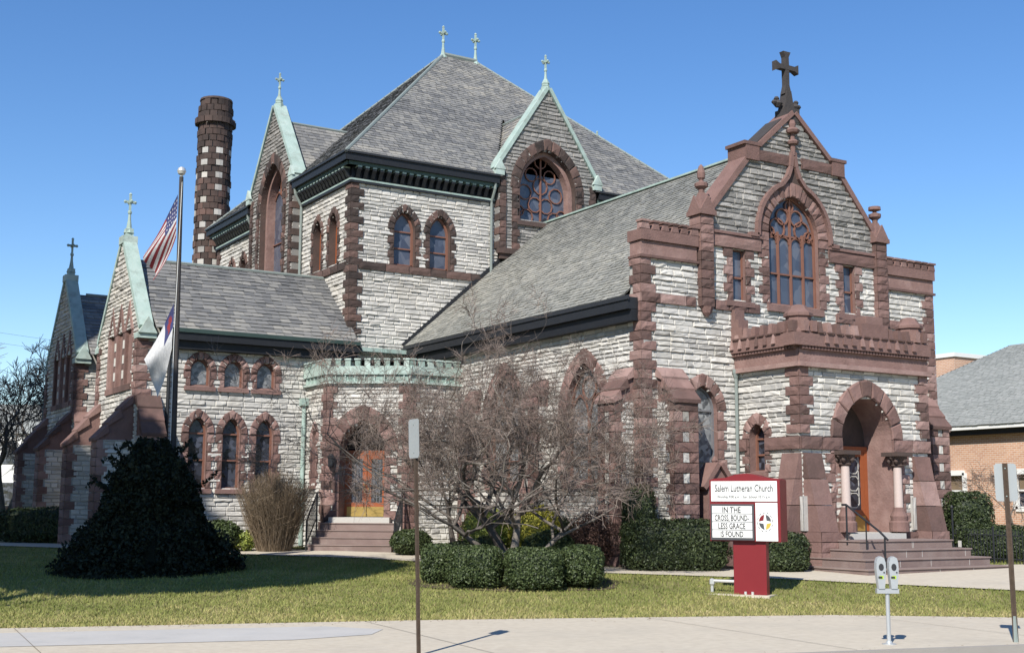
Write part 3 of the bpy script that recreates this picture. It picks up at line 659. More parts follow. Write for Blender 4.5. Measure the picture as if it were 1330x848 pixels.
# ---- crossing tower ------------------------------------------------
X0, X1, Y0, Y1 = 18.16, 34.8, 40.5, 55.2; ZC = 13.33; ZE = 14.15; CYC = 47.75
fC = front(Y0); fCL = left(X0)
Wc = [(20.29, 10.44, .43, 11.75, .72), (21.77, 10.44, .43, 11.75, .72)]
Wl = [(43.50, 10.46, .38, 11.75, .70), (42.0, 10.46, .38, 11.75, .70), (53.2, 10.46, .38, 11.75, .70), (51.7, 10.46, .38, 11.75, .70)]
mb = MB()
stones(mb, fC, [(X0, 6.9), (X1, 6.9), (X1, ZC), (X0, ZC)], [hole(*q) for q in Wc] + [[(24.3, 9), (24.3, 13.4), (28.7, 13.4), (28.7, 9)]], tone=(.25, 1))
stones(mb, fCL, [(Y0, 6.9), (Y1, 6.9), (Y1, ZC), (Y0, ZC)], [hole(*q) for q in Wl] + [[(45.4, 9), (45.4, 13.4), (50.1, 13.4), (50.1, 9)]], tone=(.25, 1))
mb.build('crossing_wall', [M['stone'], M['mortar']], C)
mb = MB(); mb.wbox(X0+.4, X1, Y0+.4, Y1, .2, ZC); mb.build('crossing_core', M['dark'], C)
mb = MB(); mb.wbox(X1-.1, X1, Y0, Y1, 0, ZC); mb.wbox(X0, X1, Y1-.1, Y1, 0, ZC); mb.build('rear_wall', M['mortar'], C)
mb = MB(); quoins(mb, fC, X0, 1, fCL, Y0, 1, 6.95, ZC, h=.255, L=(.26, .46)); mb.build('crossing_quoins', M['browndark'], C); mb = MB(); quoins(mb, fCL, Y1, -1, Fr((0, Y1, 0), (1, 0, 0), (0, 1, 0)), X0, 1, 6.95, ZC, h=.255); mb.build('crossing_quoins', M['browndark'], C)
mb = MB()
def course(mb, fr, a, b, z0, z1, d=.09, m=0):
    u = a
    while u < b-.01:
        wd = min(R.uniform(.6, 1.1), b-u); wd = b-u if b-u-wd < .3 else wd; rough(mb, fr, u, u+wd, z0, z1, -.02, d, m); u += wd
for q in ((fC, X0+.3, 24.3), (fCL, Y0+.3, 45.3), (fCL, 50.2, Y1)): mb = MB(); course(mb, *q, 10.14, 10.43); mb.build('crossing_string_course', M['browndark'], C)
for q in Wc: window(C, fC, *q, t=.27, nv=9, stone='browndark', style='double', glass='glassblue', frame='framebrown', depth=.2, sillh=0, jh=.26, fw=.09)
for q in Wl: window(C, fCL, *q, t=.24, nv=7, stone='browndark', style='double', glass='glass', frame='wood', depth=.3, sillh=0, jh=.26, fw=.12)
# cornice: gutter, brackets, lower mould
def cornice(fr, a, b, ends=(0, 0)):
    mb = MB(); mb.box(fr, a-.45*ends[0], b+.45*ends[1], 13.98, 14.3, -.1, .48, 0, .3); mb.box(fr, a-.5*ends[0], b+.5*ends[1], 14.24, 14.32, -.1, .54, 0, .8); mb.box(fr, a-.3*ends[0], b+.3*ends[1], 13.86, 13.985, -.1, .36, 2, .8)
    mb.box(fr, a-.06*ends[0], b+.06*ends[1], 13.33, 13.86, -.1, .05, 0, .1); mb.box(fr, a-.1*ends[0], b+.1*ends[1], 13.27, 13.36, -.1, .14, 0, .4)
    mb.box(fr, a-.08*ends[0], b+.08*ends[1], 13.362, 13.43, -.1, .12, 1, .5)
    n = round((b-a)/.295)
    for k in range(n):
        u = a+(k+.5)*(b-a)/n
        P = [(.05, 13.84), (.33, 13.84), (.33, 13.74), (.24, 13.66), (.15, 13.5), (.05, 13.42)]
        mb.prism([fr.pt(u-.075, z, d) for d, z in P], [fr.pt(u+.075, z, d) for d, z in P], 0, .6)
        mb.box(fr, u-.08, u+.08, 13.80, 13.87, .04, .345, 1, R.random())
    return mb.build('cornice', [M['blackmetal'], M['copper'], M['copperdark']], C)
cornice(fC, X0, 24.1, (1, 0)); cornice(fC, 28.8, X1, (0, 1)); cornice(fCL, Y0, 45.15, (1, 0)); cornice(fCL, 50.15, Y1, (0, 1))
# roof
RX0, RX1, RZ = 25.72, 27.4, 21.85; ov = .5
E = [(X0-ov, Y0-ov, ZE+.12), (X1+ov, Y0-ov, ZE+.12), (X1+ov, Y1+ov, ZE+.12), (X0-ov, Y1+ov, ZE+.12)]
T = [(RX0, CYC, RZ), (RX1, CYC, RZ)]
mb = MB()
zf = lambda y: E[0][2]+(y-E[0][1])*(RZ-E[0][2])/(CYC-E[0][1]); zx = lambda x: E[0][2]+(x-E[0][0])*(RZ-E[0][2])/(RX0-E[0][0])
plane_roof(mb, E[0], E[1], T[1], T[0], exp=.19, wid=.27, cut=[(24.17, Y0-ov-.1, zf(Y0-ov-.1)), (28.63, Y0-ov-.1, zf(Y0-ov-.1)), (28.5, 40.6, zf(40.6)), (26.4, 43.7, zf(43.7)), (24.3, 40.6, zf(40.6))])
plane_roof(mb, E[3], E[0], T[0], T[0], exp=.19, wid=.27, tone=(0, .6), cut=[(X0-ov-.1, 45.35, zx(X0-ov-.1)), (X0-ov-.1, 50.0, zx(X0-ov-.1)), (18.3, 49.9, zx(18.3)), (21.2, 47.68, zx(21.2)), (18.3, 45.45, zx(18.3))])
plane_roof(mb, E[1], E[2], T[1], T[1], exp=.3, wid=.5); plane_roof(mb, E[2], E[3], T[0], T[1], exp=.3, wid=.5)
mb.build('crossing_roof', M['slate'], C)
mb = MB()
for a, b in ((E[0], T[0]), (E[1], T[1]), (E[3], T[0])): mb.cyl(a, b, .07, .07, 6)
mb.cyl((RX0, CYC, RZ+.02), (RX1, CYC, RZ+.02), .13, .13, 8)
mb.build('hip_flashing', M['drain'], C)
def finial(p, s=1., m='copper', name='finial'):
    mb = MB(); x, y, z = p
    mb.lathe((x, y, z-.15), [(.24*s, 0), (.12*s, .25*s), (.07*s, .6*s), (.055*s, .85*s), (.09*s, .9*s), (.09*s, .98*s), (.04*s, 1.05*s)], 8)
    mb.wbox(x-.045*s, x+.045*s, y-.045*s, y+.045*s, z+.8*s, z+1.55*s)
    for dx, dy in ((1, 0), (0, 1)): mb.wbox(x-.22*s*dx-.04*s*dy, x+.22*s*dx+.04*s*dy, y-.22*s*dy-.04*s*dx, y+.22*s*dy+.04*s*dx, z+1.16*s, z+1.27*s)
    for dx, dy, dz in ((.22, 0, 1.215), (-.22, 0, 1.215), (0, .22, 1.215), (0, -.22, 1.215), (0, 0, 1.56)): mb.lathe((x+dx*s, y+dy*s, z+dz*s-.07*s), [(.03*s, 0), (.075*s, .07*s), (.03*s, .14*s)], 6)
    return mb.build(name, M[m], C)
finial((RX0, CYC, RZ), .85); finial((RX1, CYC, RZ), .85)
# wall dormers with great windows
def dormer(fr, uc, hw, zs, za, bot, W, thick, ridge_end, stylew, gl, sideL):
    mb = MB(); H = hole(*W); big = hole(W[0], W[1], W[2]+.0, W[3], W[4])
    stones(mb, fr, [(uc-hw, bot), (uc+hw, bot), (uc+hw, zs), (uc, za), (uc-hw, zs)], [H], tone=(.0, .8))
    for u, sg in ((uc-hw, -1), (uc+hw, 1)):
        sf = fr.side(u, sg); mb.poly([sf.pt(0, bot), sf.pt(-thick, bot), sf.pt(-thick, zs), sf.pt(0, zs)], 1)
    P = [(uc-hw, zs), (uc+hw, zs), (uc, za)]; mb.poly([fr.pt(*p, -thick) for p in P], 1)
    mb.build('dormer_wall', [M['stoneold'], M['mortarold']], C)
    for s in (-1, 1):                           # piers of dark blocks and pale stones
        mb = MB(); k = 0; v = bot
        while v < zs-.6:
            a = sorted((uc+s*(hw+.03), uc+s*(hw-.30))); b = sorted((uc+s*(W[2]+.02), uc+s*(W[2]+.36)))
            rough(mb, fr, a[0]+(.06 if k % 2 else 0), a[1], v, v+.27, -.3, .09); rough(mb, fr, b[0], b[1]-(.1 if k % 2 else 0), v, v+.27, -.3, .09)
            v += .27; k += 1
        a = sorted((uc+s*(hw+.03), uc+s*(W[2]+.02))); mb.box(fr, a[0], a[1], bot-.2, bot, -.1, .12); mb.box(fr, a[0]+.1, a[1]-.1, bot-.4, bot-.2, -.1, .04)
        if zs > W[3]+.3: rough(mb, fr, *sorted((uc+s*(hw+.02), uc+s*(hw-.26))), zs-.55, zs-.3, -.2, .09)
        mb.build('dormer_pier', M['browndark'], C)
    w_ = window(C, fr, *W, t=.42, nv=13, stone='browndark', style=stylew, glass=gl, frame='framebrown', depth=.55, jm=False, sillh=.2, fw=.1)
    b = MB(); O = outline(W[0], W[1], W[2]-.01, W[3], W[4]-.01, 12); I = outline(W[0], W[1], W[2]-.18, W[3], W[4]-.2, 12)
    b.loft([fr.pt(*p, -.2) for p in O], [fr.pt(*p, -.2) for p in I], 0, .8, False); b.loft([fr.pt(*p, -.2) for p in I], [fr.pt(*p, -.55) for p in I], 0, .8, False)
    b.build('inner_arch', M['brown'], w_)
    mb = MB(); sl = (za-zs)/hw
    for s in (-1, 1):
        coping(mb, fr, [(uc+s*(hw+.16), zs-.16*sl+.02), (uc+s*.0, za+.02)], .15, -thick+.12, .10, 0, .6)
        e = uc+s*(hw+.05); mb.box(fr, e-.19, e+.19, zs-.42, zs-.18, -thick*.8, .2, 0, .8)
        P = [(e-.24, zs-.2), (e+.24, zs-.2), (e, zs+.22)]; mb.prism([fr.pt(*p, .1) for p in P], [fr.pt(*p, .22) for p in P], 0, .9)
    mb.lathe(fr.pt(uc, za-.1, -thick*.3), [(.2, 0), (.2, .25), (.14, .3), (.17, .42), (.08, .6)], 8)
    mb.build('dormer_coping', M['copper'], C)
    p = fr.pt(uc, za+.35, -thick*.3); finial(p, .72)
    # little saddle roof running back into the main roof
    mb = MB(); zr = za-.55; zl = zs-.35
    A = fr.pt(uc-hw, zl, -.3); B = fr.pt(uc, zr, -.3); D = fr.pt(uc+hw, zl, -.3)
    Bb = fr.pt(uc, zr, -ridge_end); Ab = fr.pt(uc-hw, zl, -.35); Db = fr.pt(uc+hw, zl, -.35)
    for e0, e1, sgn in ((A, Ab, -1), (D, Db, 1)):
        e0 = np.array(fr.pt(uc+sgn*hw, zl, -.3)); U = -fr.N; V = np.array(fr.pt(uc, zr, -.3))-e0; Lv = np.linalg.norm(V); V /= Lv
        slates(mb, e0, U, V, [(0, 0), (.15, 0), (ridge_end-.3, Lv), (0, Lv)], exp=.2, wid=.28)
    mb.build('dormer_roof', M['slate'], C)
    mb = MB(); mb.cyl(B, Bb, .07); mb.cyl(fr.pt(uc-hw, zl, -.45), Bb, .06); mb.cyl(fr.pt(uc+hw, zl, -.45), Bb, .06); mb.build('dormer_flashing', M['drain'], C)
fD = front(Y0-.32); fDL = left(X0-.32)
dormer(fD, 26.4, 2.25, 14.75, 18.15, 11.5, (26.38, 12.7, 1.32, 13.95, 1.72), .55, 4.2, 'rose', 'glassblue', 1)
dormer(fDL, 47.68, 2.35, 14.75, 18.0, 9.5, (47.62, 8.9, 1.28, 13.75, 1.85), .55, 4.2, 'lancets', 'glassblue', 1)
finial((34.2, 47.7, 18.4), .8)
for fr, u in ((fC, 23.95), (fCL, 45.0), (fCL, 50.3)):
    mb = MB(); mb.tube([fr.pt(u, 14.05, .42), fr.pt(u, 13.75, .38), fr.pt(u, 13.3, .12), fr.pt(u, 9.6, .12)], .055); mb.build('downspout', M['drain'], C)
# step flashing along nave roof / crossing wall
mb = MB(); P = [(XN-.35, 7.5), (CX, 12.95)]; bar(mb, fC, P[0], P[1], .12, -.0, .1); mb.build('step_flashing', M['blackmetal'], C)
mb = MB(); mb.wbox(X0+.3, XN+.05, Y0-.5, Y0-.08, 7.12, 7.26); mb.build('copper_gutter', M['copper'], C)

# ---- south transepts: two gabled wings --------------------------------
XT = 10.71
def wing(ya, yb, x_end, wins_up, wins_lo, full=True):
    yc = (ya+yb)/2; fT = front(ya); fG = left(XT); zt = 6.85
    mb = MB()
    stones(mb, fT, [(XT, NB), (x_end, NB), (x_end, zt), (XT, zt)], [hole(*q) for q in wins_up+wins_lo], tone=(.25, 1))
    gh = [[(ya+.62, 5.52), (ya+.62, 7.4), (yb-1.38, 7.4), (yb-1.38, 5.52)]]
    stones(mb, fG, [(ya, NB), (yb, NB), (yb, 7.4), (yc, 10.6), (ya, 7.4)], gh, tone=(.2, 1))
    mb.poly([fG.pt(u, v, -.42) for u, v in ((ya, NB), (yb, NB), (yb, 7.4), (yc, 10.6), (ya, 7.4))], 1)
    mb.poly([fT.pt(u, v, -.02) for u, v in ((XT, 6.8), (XT+.8, 6.8), (XT+.8, 7.4), (XT, 7.4))], 1)
    mb.build('transept_wall', [M['stone'], M['mortar']], C)
    mb = MB(); quoins(mb, fT, XT, 1, fG, ya, 1, 4.9, 7.2, h=.26); mb.build('transept_quoins', M['brown'], C); mb = MB(); quoins(mb, fG, yb, -1, Fr((0, yb, 0), (1, 0, 0), (0, 1, 0)), XT, 1, NB, 7.2, h=.26); mb.build('transept_quoins', M['brown'], C)
    # blind arcade panel of red stone with three gablets
    mb = MB(); a, b = ya+.6, yb-1.36; mb.box(fG, a, b, 5.5, 7.42, -.25, -.06, 0, .7)
    wd = (b-a)/3
    for k in range(3):
        u0, u1 = a+k*wd, a+(k+1)*wd; um = (u0+u1)/2
        for x in (u0, u1-.2): mb.box(fG, x, x+.2, 5.5, 7.42, -.2, .04, 0, R.random())
        for s in (0, 1):
            P = [(u0, 7.4), (u0+.22, 7.4), (um+.02, 8.06), (um, 8.42)] if s == 0 else [(u1, 7.4), (u1-.22, 7.4), (um-.02, 8.06), (um, 8.42)]
            mb.prism([fG.pt(*p, -.2) for p in P], [fG.pt(*p, .06) for p in P], 0, R.random())
        mb.prism([fG.pt(*p, -.3) for p in ((u0+.2, 7.42), (u1-.2, 7.42), (um, 8.1))], [fG.pt(*p, -.24) for p in ((u0+.2, 7.42), (u1-.2, 7.42), (um, 8.1))], 2)
        mb.box(fG, u0, u1, 5.42, 5.62, -.2, .08, 0, R.random())
    for k in (1, 2):
        for z in (5.85, 6.35, 6.85): mb.box(fG, a+k*wd-.28+.2, a+k*wd+.06, z, z+.28, -.1, .065, 1, .9)
    mb.build('blind_arcade', [M['brown'], M['stone'], M['dark']], C)
    # copper coping of the gable
    mb = MB(); sl = (10.6-7.4)/(yc-ya)
    for s in (-1, 1):
        hw = yc-ya; coping(mb, fG, [(yc+s*(hw+.1), 7.4-.1*sl+.05), (yc, 10.65)], .17, -.40, .06, 0, .6)
        e = yc+s*(hw+.0); mb.box(fG, e-.24, e+.24, 7.02, 7.2, -.5, .1, 0, .7)
        P = [(-.5+.0, 7.18), (.12, 7.18), (-.2, 7.75)]
        sf = Fr((0, ya-.25 if s < 0 else yb+.25, 0), (1, 0, 0), (0, -1 if s < 0 else 1, 0)); Q = [(XT-.1, 7.18), (XT+.5, 7.18), (XT+.2, 7.72)]
        mb.prism([sf.pt(*p, -.1) for p in Q], [sf.pt(*p, .06) for p in Q], 0, .9)
    mb.box(fG, yc-.26, yc+.26, 10.55, 10.82, -.42, .09, 0, .8); mb.box(fG, yc-.13, yc+.13, 10.82, 11.1, -.3, -.04, 0, .6)
    mb.build('transept_coping', M['copper'], C)
    finial(fG.pt(yc, 11.1, -.17), .78)
    mb = MB(); eo = .42
    plane_roof(mb, (XT+.43, ya-eo, 7.36), (x_end, ya-eo, 7.36), (x_end, yc, 10.08), (XT+.43, yc, 10.08), exp=.22, wid=.36, lift=.03)
    plane_roof(mb, (XT+.8, yb+eo, 7.36), (x_end, yb+eo, 7.36), (x_end, yc, 10.08), (XT+.8, yc, 10.08), exp=.22, wid=.36)
    mb.build('transept_roof', M['slate'], C)
    mb = MB(); mb.cyl((XT+.8, yc, 10.1), (x_end, yc, 10.1), .06); mb.build('transept_ridge', M['drain'], C)
    mb = MB(); mb.wbox(XT+.85, x_end, ya-eo-.02, ya-.03, 7.02, 7.34, 0, .3); mb.wbox(XT+.85, x_end, ya-.28, ya+.02, 6.75, 7.03, 0, .2); mb.wbox(XT+.8, x_end+.02, ya-eo-.07, ya-eo+.02, 7.27, 7.4, 1, .2)
    mb.build('transept_gutter', [M['blackmetal'], M['copperdark']], C)
    for q in wins_up: window(C, fT, *q, t=.24, nv=9, glass='glasspale', depth=.17, jh=.22, sillh=.15, sillw=.2)
    for q in wins_lo: window(C, fT, *q, t=.26, nv=7, glass='glass', style='rail', depth=.18, jh=.3, sillh=.15, sillw=.2)
    # buttresses
    buttress(fG, ya+.05, ya+.75, 1.15, NB, 3.75, 5.2, False); buttress(fG, yb-.75, yb-.05, 1.1, NB, 3.75, 5.2, False)
    buttress(fT, XT+.02, XT+.72, .85, NB, 3.9, 5.2)
    mb = MB(); um = yc-.3
    O = outline(um, 1.6, .2, 3.9, .7, 5); mb.loft([fG.pt(*p, .07) for p in outline(um, 1.5, .36, 3.9, 1.0, 5)], [fG.pt(*p, .07) for p in O], 0, .6, False); mb.loft([fG.pt(*p, .07) for p in outline(um, 1.5, .36, 3.9, 1.0, 5)], [fG.pt(*p, -.02) for p in outline(um, 1.5, .36, 3.9, 1.0, 5)]); mb.loft([fG.pt(*p, .07) for p in O], [fG.pt(*p, -.02) for p in O], 0, .5, False)
    mb.poly([fG.pt(*p, .062) for p in O], 1); mb.build('lancet_niche', [M['brown'], M['glass']], C)
    mb = MB(); u = XT+.98; mb.tube([fT.pt(u-.1, 7.05, .4), fT.pt(u, 6.75, .2), fT.pt(u, 6.5, .12), fT.pt(u, .2, .12)], .06); mb.build('downspout', M['blackmetal'], C)
up = [(12.75, 5.58, .32, 6.08, .40), (13.89, 5.58, .32, 6.08, .40), (15.02, 5.58, .32, 6.08, .40)]
lo = [(12.75, 2.25, .30, 4.05, .52), (13.89, 2.25, .30, 4.05, .52), (15.04, 2.25, .30, 4.05, .52)]
wing(40.2, 45.35, X0+.1, up, lo)
wing(48.9, 54.05, X0+.1, [(12.0, 5.3, .26, 5.9, .4), (12.85, 5.3, .26, 5.9, .4)], [])
mb = MB(); stones(mb, left(14.5), [(45.3, 0), (49, 0), (49, 6.9), (45.3, 6.9)]); mb.wbox(14.5, 18.1, 45.3, 49, 6.9, 7.05, 1)
mb.build('link_wall', [M['stone'], M['mortar']], C)
mb = MB(); pp = [(14.6, 46.0, 7.1)]
mb.tube([(10.9, 45.75, 7.05), (10.98, 45.85, 6.7), (10.98, 45.85, .3)], .06); mb.build('downspout', M['drain'], C)

# ---- side porch with copper battlements --------------------------------
PX, PY = 16.52, 38.42
fS = Fr((PX, PY, 0), (.80, -.60, 0), (-.60, -.80, 0)); SL = 2.75
qx, qy = PX+SL*.80, PY-SL*.60
fS1 = left(PX); fS2 = front(qy); DT = 1.22; ZT = 5.72
Sdoor = (DT, 1.35, .74, 3.5, 1.0)
Wst = (39.35, 2.4, .16, 3.9, .42)
mb = MB()
stones(mb, fS, [(0, NB), (SL, NB), (SL, ZT), (0, ZT)], [outline(DT, .9, .76, 3.5, 1.0, 8)]); stones(mb, fS1, [(PY, NB), (40.2, NB), (40.2, ZT), (PY, ZT)], [hole(*Wst)]); stones(mb, fS2, [(qx, NB), (XN, NB), (XN, ZT), (qx, ZT)])
mb.build('side_porch_wall', [M['stone'], M['mortar']], C)
mb = MB(); quoins(mb, fS, 0, 1, fS1, PY, 1, NB, ZT-.05, h=.26, L=(.22, .36)); mb.build('side_porch_quoins', M['brown'], C); mb = MB(); quoins(mb, fS, SL, -1, fS2, qx, 1, NB, ZT-.05, h=.26, L=(.22, .36)); mb.build('side_porch_quoins', M['brown'], C)
for s in (-1, 1):
    k = 0; v = 1.0; mb = MB()
    while v < 3.45:
        a = sorted((DT+s*.74, DT+s*(1.16 if k % 2 else .96))); rough(mb, fS, a[0], a[1], v, v+.29, -.02, .07)
        v += .29; k += 1
    mb.build('side_door_jamb', M['brown'], C)
window(C, fS1, *Wst, t=.2, nv=5, glass='glass', depth=.2, sillh=.12, sillw=.06, fw=.04)
mb = MB(); voussoirs(mb, fS, DT, 3.5, .74, 1.0, .48, 9, .1); O = outline(DT, 1.0, .74, 3.5, 1.0, 10); mb.loft([fS.pt(*p, .03) for p in O], [fS.pt(*p, -.95) for p in O], 0, .4, False); mb.build('side_doorway_arch', M['brown'], C)
dd = -.85
mb = MB(); mb.box(fS, DT-.74, DT+.74, 3.42, 3.56, dd, dd+.06); mb.box(fS, DT-.74, DT+.74, 1.35, 4.6, dd-.12, dd-.05, 1)
for s in (-1, 1): mb.box(fS, *sorted((DT+s*.74, DT+s*.66)), 1.38, 3.45, dd-.02, dd+.07)
do = mb.build('side_door', [M['wood'], M['dark']], C)
for s in (-1, 1):
    mb = MB(); u0, u1 = sorted((DT+s*.01, DT+s*.66)); mb.box(fS, u0, u0+.14, 1.4, 3.42, dd, dd+.05); mb.box(fS, u1-.14, u1, 1.4, 3.42, dd, dd+.05); mb.box(fS, u0+.14, u1-.14, 3.28, 3.42, dd, dd+.05); mb.box(fS, u0+.14, u1-.14, 1.66, 1.84, dd, dd+.05); mb.build('door_leaf', M['wood'], do)
    mb = MB(); mb.box(fS, u0, u1, 1.38, 1.7, dd, dd+.055); mb.build('kick_plate', M['brass'], do)
    mb = MB(); mb.box(fS, u0+.13, u1-.13, 1.83, 3.3, dd, dd+.02); mb.build('door_glass', M['glass'], do)
    mb = MB(); uc = (u0+u1)/2
    for x in (-.1, 0, .1): bar(mb, fS, (uc+x, 1.84), (uc+x, 3.28), .016, dd+.02, dd+.03)
    for q in (2.1, 2.5, 2.9, 3.15): ringbar(mb, fS, (uc, q), .1, .016, dd+.02, dd+.03, n=8)
    mb.build('leaded_pattern', M['lead'], do)
    mb = MB(); mb.cyl(fS.pt(DT+s*.07, 2.2, dd+.08), fS.pt(DT+s*.07, 2.5, dd+.08), .018); mb.build('door_handle', M['brass'], do)
mb = MB()                                     # copper frieze and merlons
for fr, a, b in ((fS1, PY-.1, 40.2), (fS, -.1, SL+.1), (fS2, qx-.1, XN)):
    mb.box(fr, a, b, ZT, ZT+.07, -.3, .16, 0, .9); mb.box(fr, a+.06, b-.06, ZT+.07, ZT+.3, -.3, .08, 0, .25); mb.box(fr, a, b, ZT+.3, ZT+.58, -.3, .16, 0, .7)
    n = round((b-a)/.32); s = (b-a)/n
    for k in range(n):
        mb.box(fr, a+k*s+.05, a+(k+1)*s-.1, ZT+.58, ZT+.8, .02, .16, 0, R.random()); mb.box(fr, a+k*s+.03, a+(k+1)*s-.08, ZT+.78, ZT+.83, .0, .19, 0, .9)
        mb.box(fr, a+k*s+.04, a+k*s+.07, ZT+.07, ZT+.3, .06, .13, 0, .8)
mb.build('copper_battlement', M['copper'], C)
mb = MB(); A = [(PX+.1, 40.2), (PX+.1, PY+.05), (qx, qy+.15), (XN, qy+.15), (XN, 40.4), (18.2, 40.4)]; mb.poly([(x, y, ZT+.4) for x, y in A]); mb.build('side_porch_roof', M['copperdark'], C)
mb = MB(); mb.tube([fT_ for fT_ in [(16.38, 40.08, 5.2), (16.38, 40.08, .4)]], .07, 10); mb.wbox(16.24, 16.5, 39.95, 40.18, 5.1, 5.35); mb.build('copper_downspout', M['copper'], C)
mb = MB(); zz = [.25, .52, .74, .96, 1.18]
for k in range(4):
    o = 1.55-.34*k; mb.box(fS, DT-1.35+.04*k, DT+1.3-.04*k, .0 if k == 0 else zz[k]+.002, zz[k+1]-.03, -.0, o, 0, .3+.1*k); mb.box(fS, DT-1.37+.04*k, DT+1.32-.04*k, zz[k+1]-.028, zz[k+1], -.0, o+.03, 0, .8)
mb.box(fS, DT-1.0, DT+1.0, 1.182, 1.36, -.9, .38, 1); mb.build('side_steps', [M['step'], M['paleslab']], C)
for s in (-1, 1):                             # wrought-iron railings beside the side steps
    mb = MB(); u = DT+s*1.4
    a, b = fS.pt(u, 2.15, .3), fS.pt(u, 1.25, 1.6); a2, b2 = fS.pt(u, 1.35, .3), fS.pt(u, .5, 1.6)
    mb.tube([a, b], .025); mb.tube([a2, b2], .018); mb.tube([fS.pt(u, 2.15, -.1), a], .025)
    for i in range(10):
        f = i/9; p = [a2[j]+(b2[j]-a2[j])*f for j in range(3)]; q = [a[j]+(b[j]-a[j])*f for j in range(3)]; mb.cyl(p if 0 < i < 9 else (p[0], p[1], .2), q, .012 if 0 < i < 9 else .025, None, 6)
    mb.build('step_railing', M['blackmetal'], C)
mb = MB(); c = fS.pt(.22, 2.95, .2); mb.lathe(c, [(.03, 0), (.1, .06), (.11, .3), (.14, .34), (.04, .46)], 8); mb.cyl(fS.pt(.22, 3.3, 0), fS.pt(.22, 3.32, .2), .02); mb.build('wall_lantern', M['blackmetal'], C)

# ---- boiler chimney
mb = MB(); cx_, cy_ = 18.35, 57.0; n = 14; z = 8.6; k = 0; rad = .80
mb.lathe((cx_, cy_, 6), [(rad-.06, 0), (rad-.06, 14.0)], 20, 2)
while z < 20.75:
    h = .30; r = rad + (.0 if z < 19.6 else (.13 if z < 19.95 else .0 if z < 20.4 else -.06))
    off = .5 if k % 2 else 0
    for i in range(n):
        a0, a1 = (i+off)*2*pi/n+.02, (i+1+off)*2*pi/n-.02; white = (k % 2 == 0) and (i % 2 == 0) and z < 18.3 and R.random() < .94
        P = lambda rr, zz: [(cx_+rr*cos(a), cy_+rr*sin(a), zz) for a in (a0, (a0+a1)/2, a1)]
        rr = r+R.uniform(-.03, .045); t = R.random()*(.75 if white else 1 if z < 17 else .5); a0 += R.uniform(-.02, .02)
        lo_, hi_ = P(rr, z+.015), P(rr, z+h-.015); li, hi2 = P(r-.12, z+.01), P(r-.12, z+h-.01)
        mb.v += lo_+hi_+li+hi2; b = len(mb.v)-12; mm = 1 if white else 0
        for q in ((0, 1, 4, 3), (1, 2, 5, 4), (0, 3, 9, 6), (2, 5, 11, 8), (3, 4, 10, 9), (4, 5, 11, 10), (0, 1, 7, 6), (1, 2, 8, 7)): mb.face(tuple(b+x for x in q), mm, t)
    z += h; k += 1
mb.lathe((cx_, cy_, z), [(rad-.02, 0), (rad-.04, .1), (rad-.15, .14)], 18, 0)
mb.build('chimney', [M['browndark'], M['stone'], M['mortarold']], C)

# ================================================================== GROUND
def grid_sheet(name, xs, ys, zf, m, dz=0.):
    V = np.array([(x, y, zf(x, y)+dz) for y in ys for x in xs]); nx = len(xs)
    F = np.array([(j*nx+i, j*nx+i+1, (j+1)*nx+i+1, (j+1)*nx+i) for j in range(len(ys)-1) for i in range(nx-1)])
    return struct(mesh_np(name, V, F, np.full(len(F), .5), m, None, True))
def kerb_y(x): return 16.6-.235*x
def lawn_y(x): return float(np.interp(x, [p[0] for p in LAWN_EDGE], [p[1] for p in LAWN_EDGE]))
def zground(x, y): return (gz(x, y) if y > lawn_y(x)+.3 else -.36) if y > kerb_y(x)+.3 else -.75
M['lawn'] = mat('lawn_soil', [(.12, .12, .04), (.19, .175, .065), (.30, .24, .12)], .95, 1.2, .45, .5, 40, big=.5, bigscale=.5, bigcol=(.14, .125, .06))
M['concrete'] = mat('sidewalk_concrete', [(.40, .35, .275), (.49, .435, .345), (.56, .505, .41)], .9, 7, .5, .25, 90, big=.45, bigscale=.55, bigcol=(.38, .345, .285))
M['newconcrete'] = mat('newer_concrete', [(.38, .37, .345), (.44, .425, .40), (.49, .475, .445)], .9, 1.5, .4, .1, 60, big=.3, bigscale=1., bigcol=(.28, .29, .30))
M['joint'] = mat('joint_dirt', [(.12, .105, .085), (.2, .175, .14)], .95, 4, .4)
M['asphalt'] = mat('asphalt', [(.04, .04, .042), (.065, .065, .065)], .9, 20, .4, .3, 120)
M['kerb'] = mat('kerb_concrete', [(.26, .24, .21), (.34, .31, .27)], .9, 3, .4, .2, 40)
xs = sorted(set(list(np.linspace(-400, -30, 14)) + list(np.arange(-30, 60, .6)) + list(np.linspace(60, 500, 14))))
ys = sorted(set(list(np.linspace(-300, -10, 10)) + list(np.arange(-10, 66, .6)) + list(np.linspace(66, 900, 16))))
grid_sheet('ground', xs, ys, zground, M['lawn'])
def strip(name, A, B, zf, m, dz, n=None, nw=3, t=.5):
    """sheet between two polylines with the same number of points"""
    P, Q = [], []
    for k in range(len(A)-1):
        q = max(1, int(max(hypot(A[k+1][0]-A[k][0], A[k+1][1]-A[k][1]), .5)/.5))
        for i in range(q):
            f = i/q; P.append([A[k][j]+(A[k+1][j]-A[k][j])*f for j in (0, 1)]); Q.append([B[k][j]+(B[k+1][j]-B[k][j])*f for j in (0, 1)])
    P.append(A[-1]); Q.append(B[-1]); V = []; F = []
    for p, q in zip(P, Q):
        for i in range(nw+1):
            f = i/nw; x, y = p[0]+(q[0]-p[0])*f, p[1]+(q[1]-p[1])*f; V.append((x, y, zf(x, y)+dz))
    n = nw+1
    for k in range(len(P)-1):
        for i in range(nw): F.append((k*n+i, k*n+i+1, (k+1)*n+i+1, (k+1)*n+i))
    return mesh_np(name, np.array(V), np.array(F), np.full(len(F), t), m)
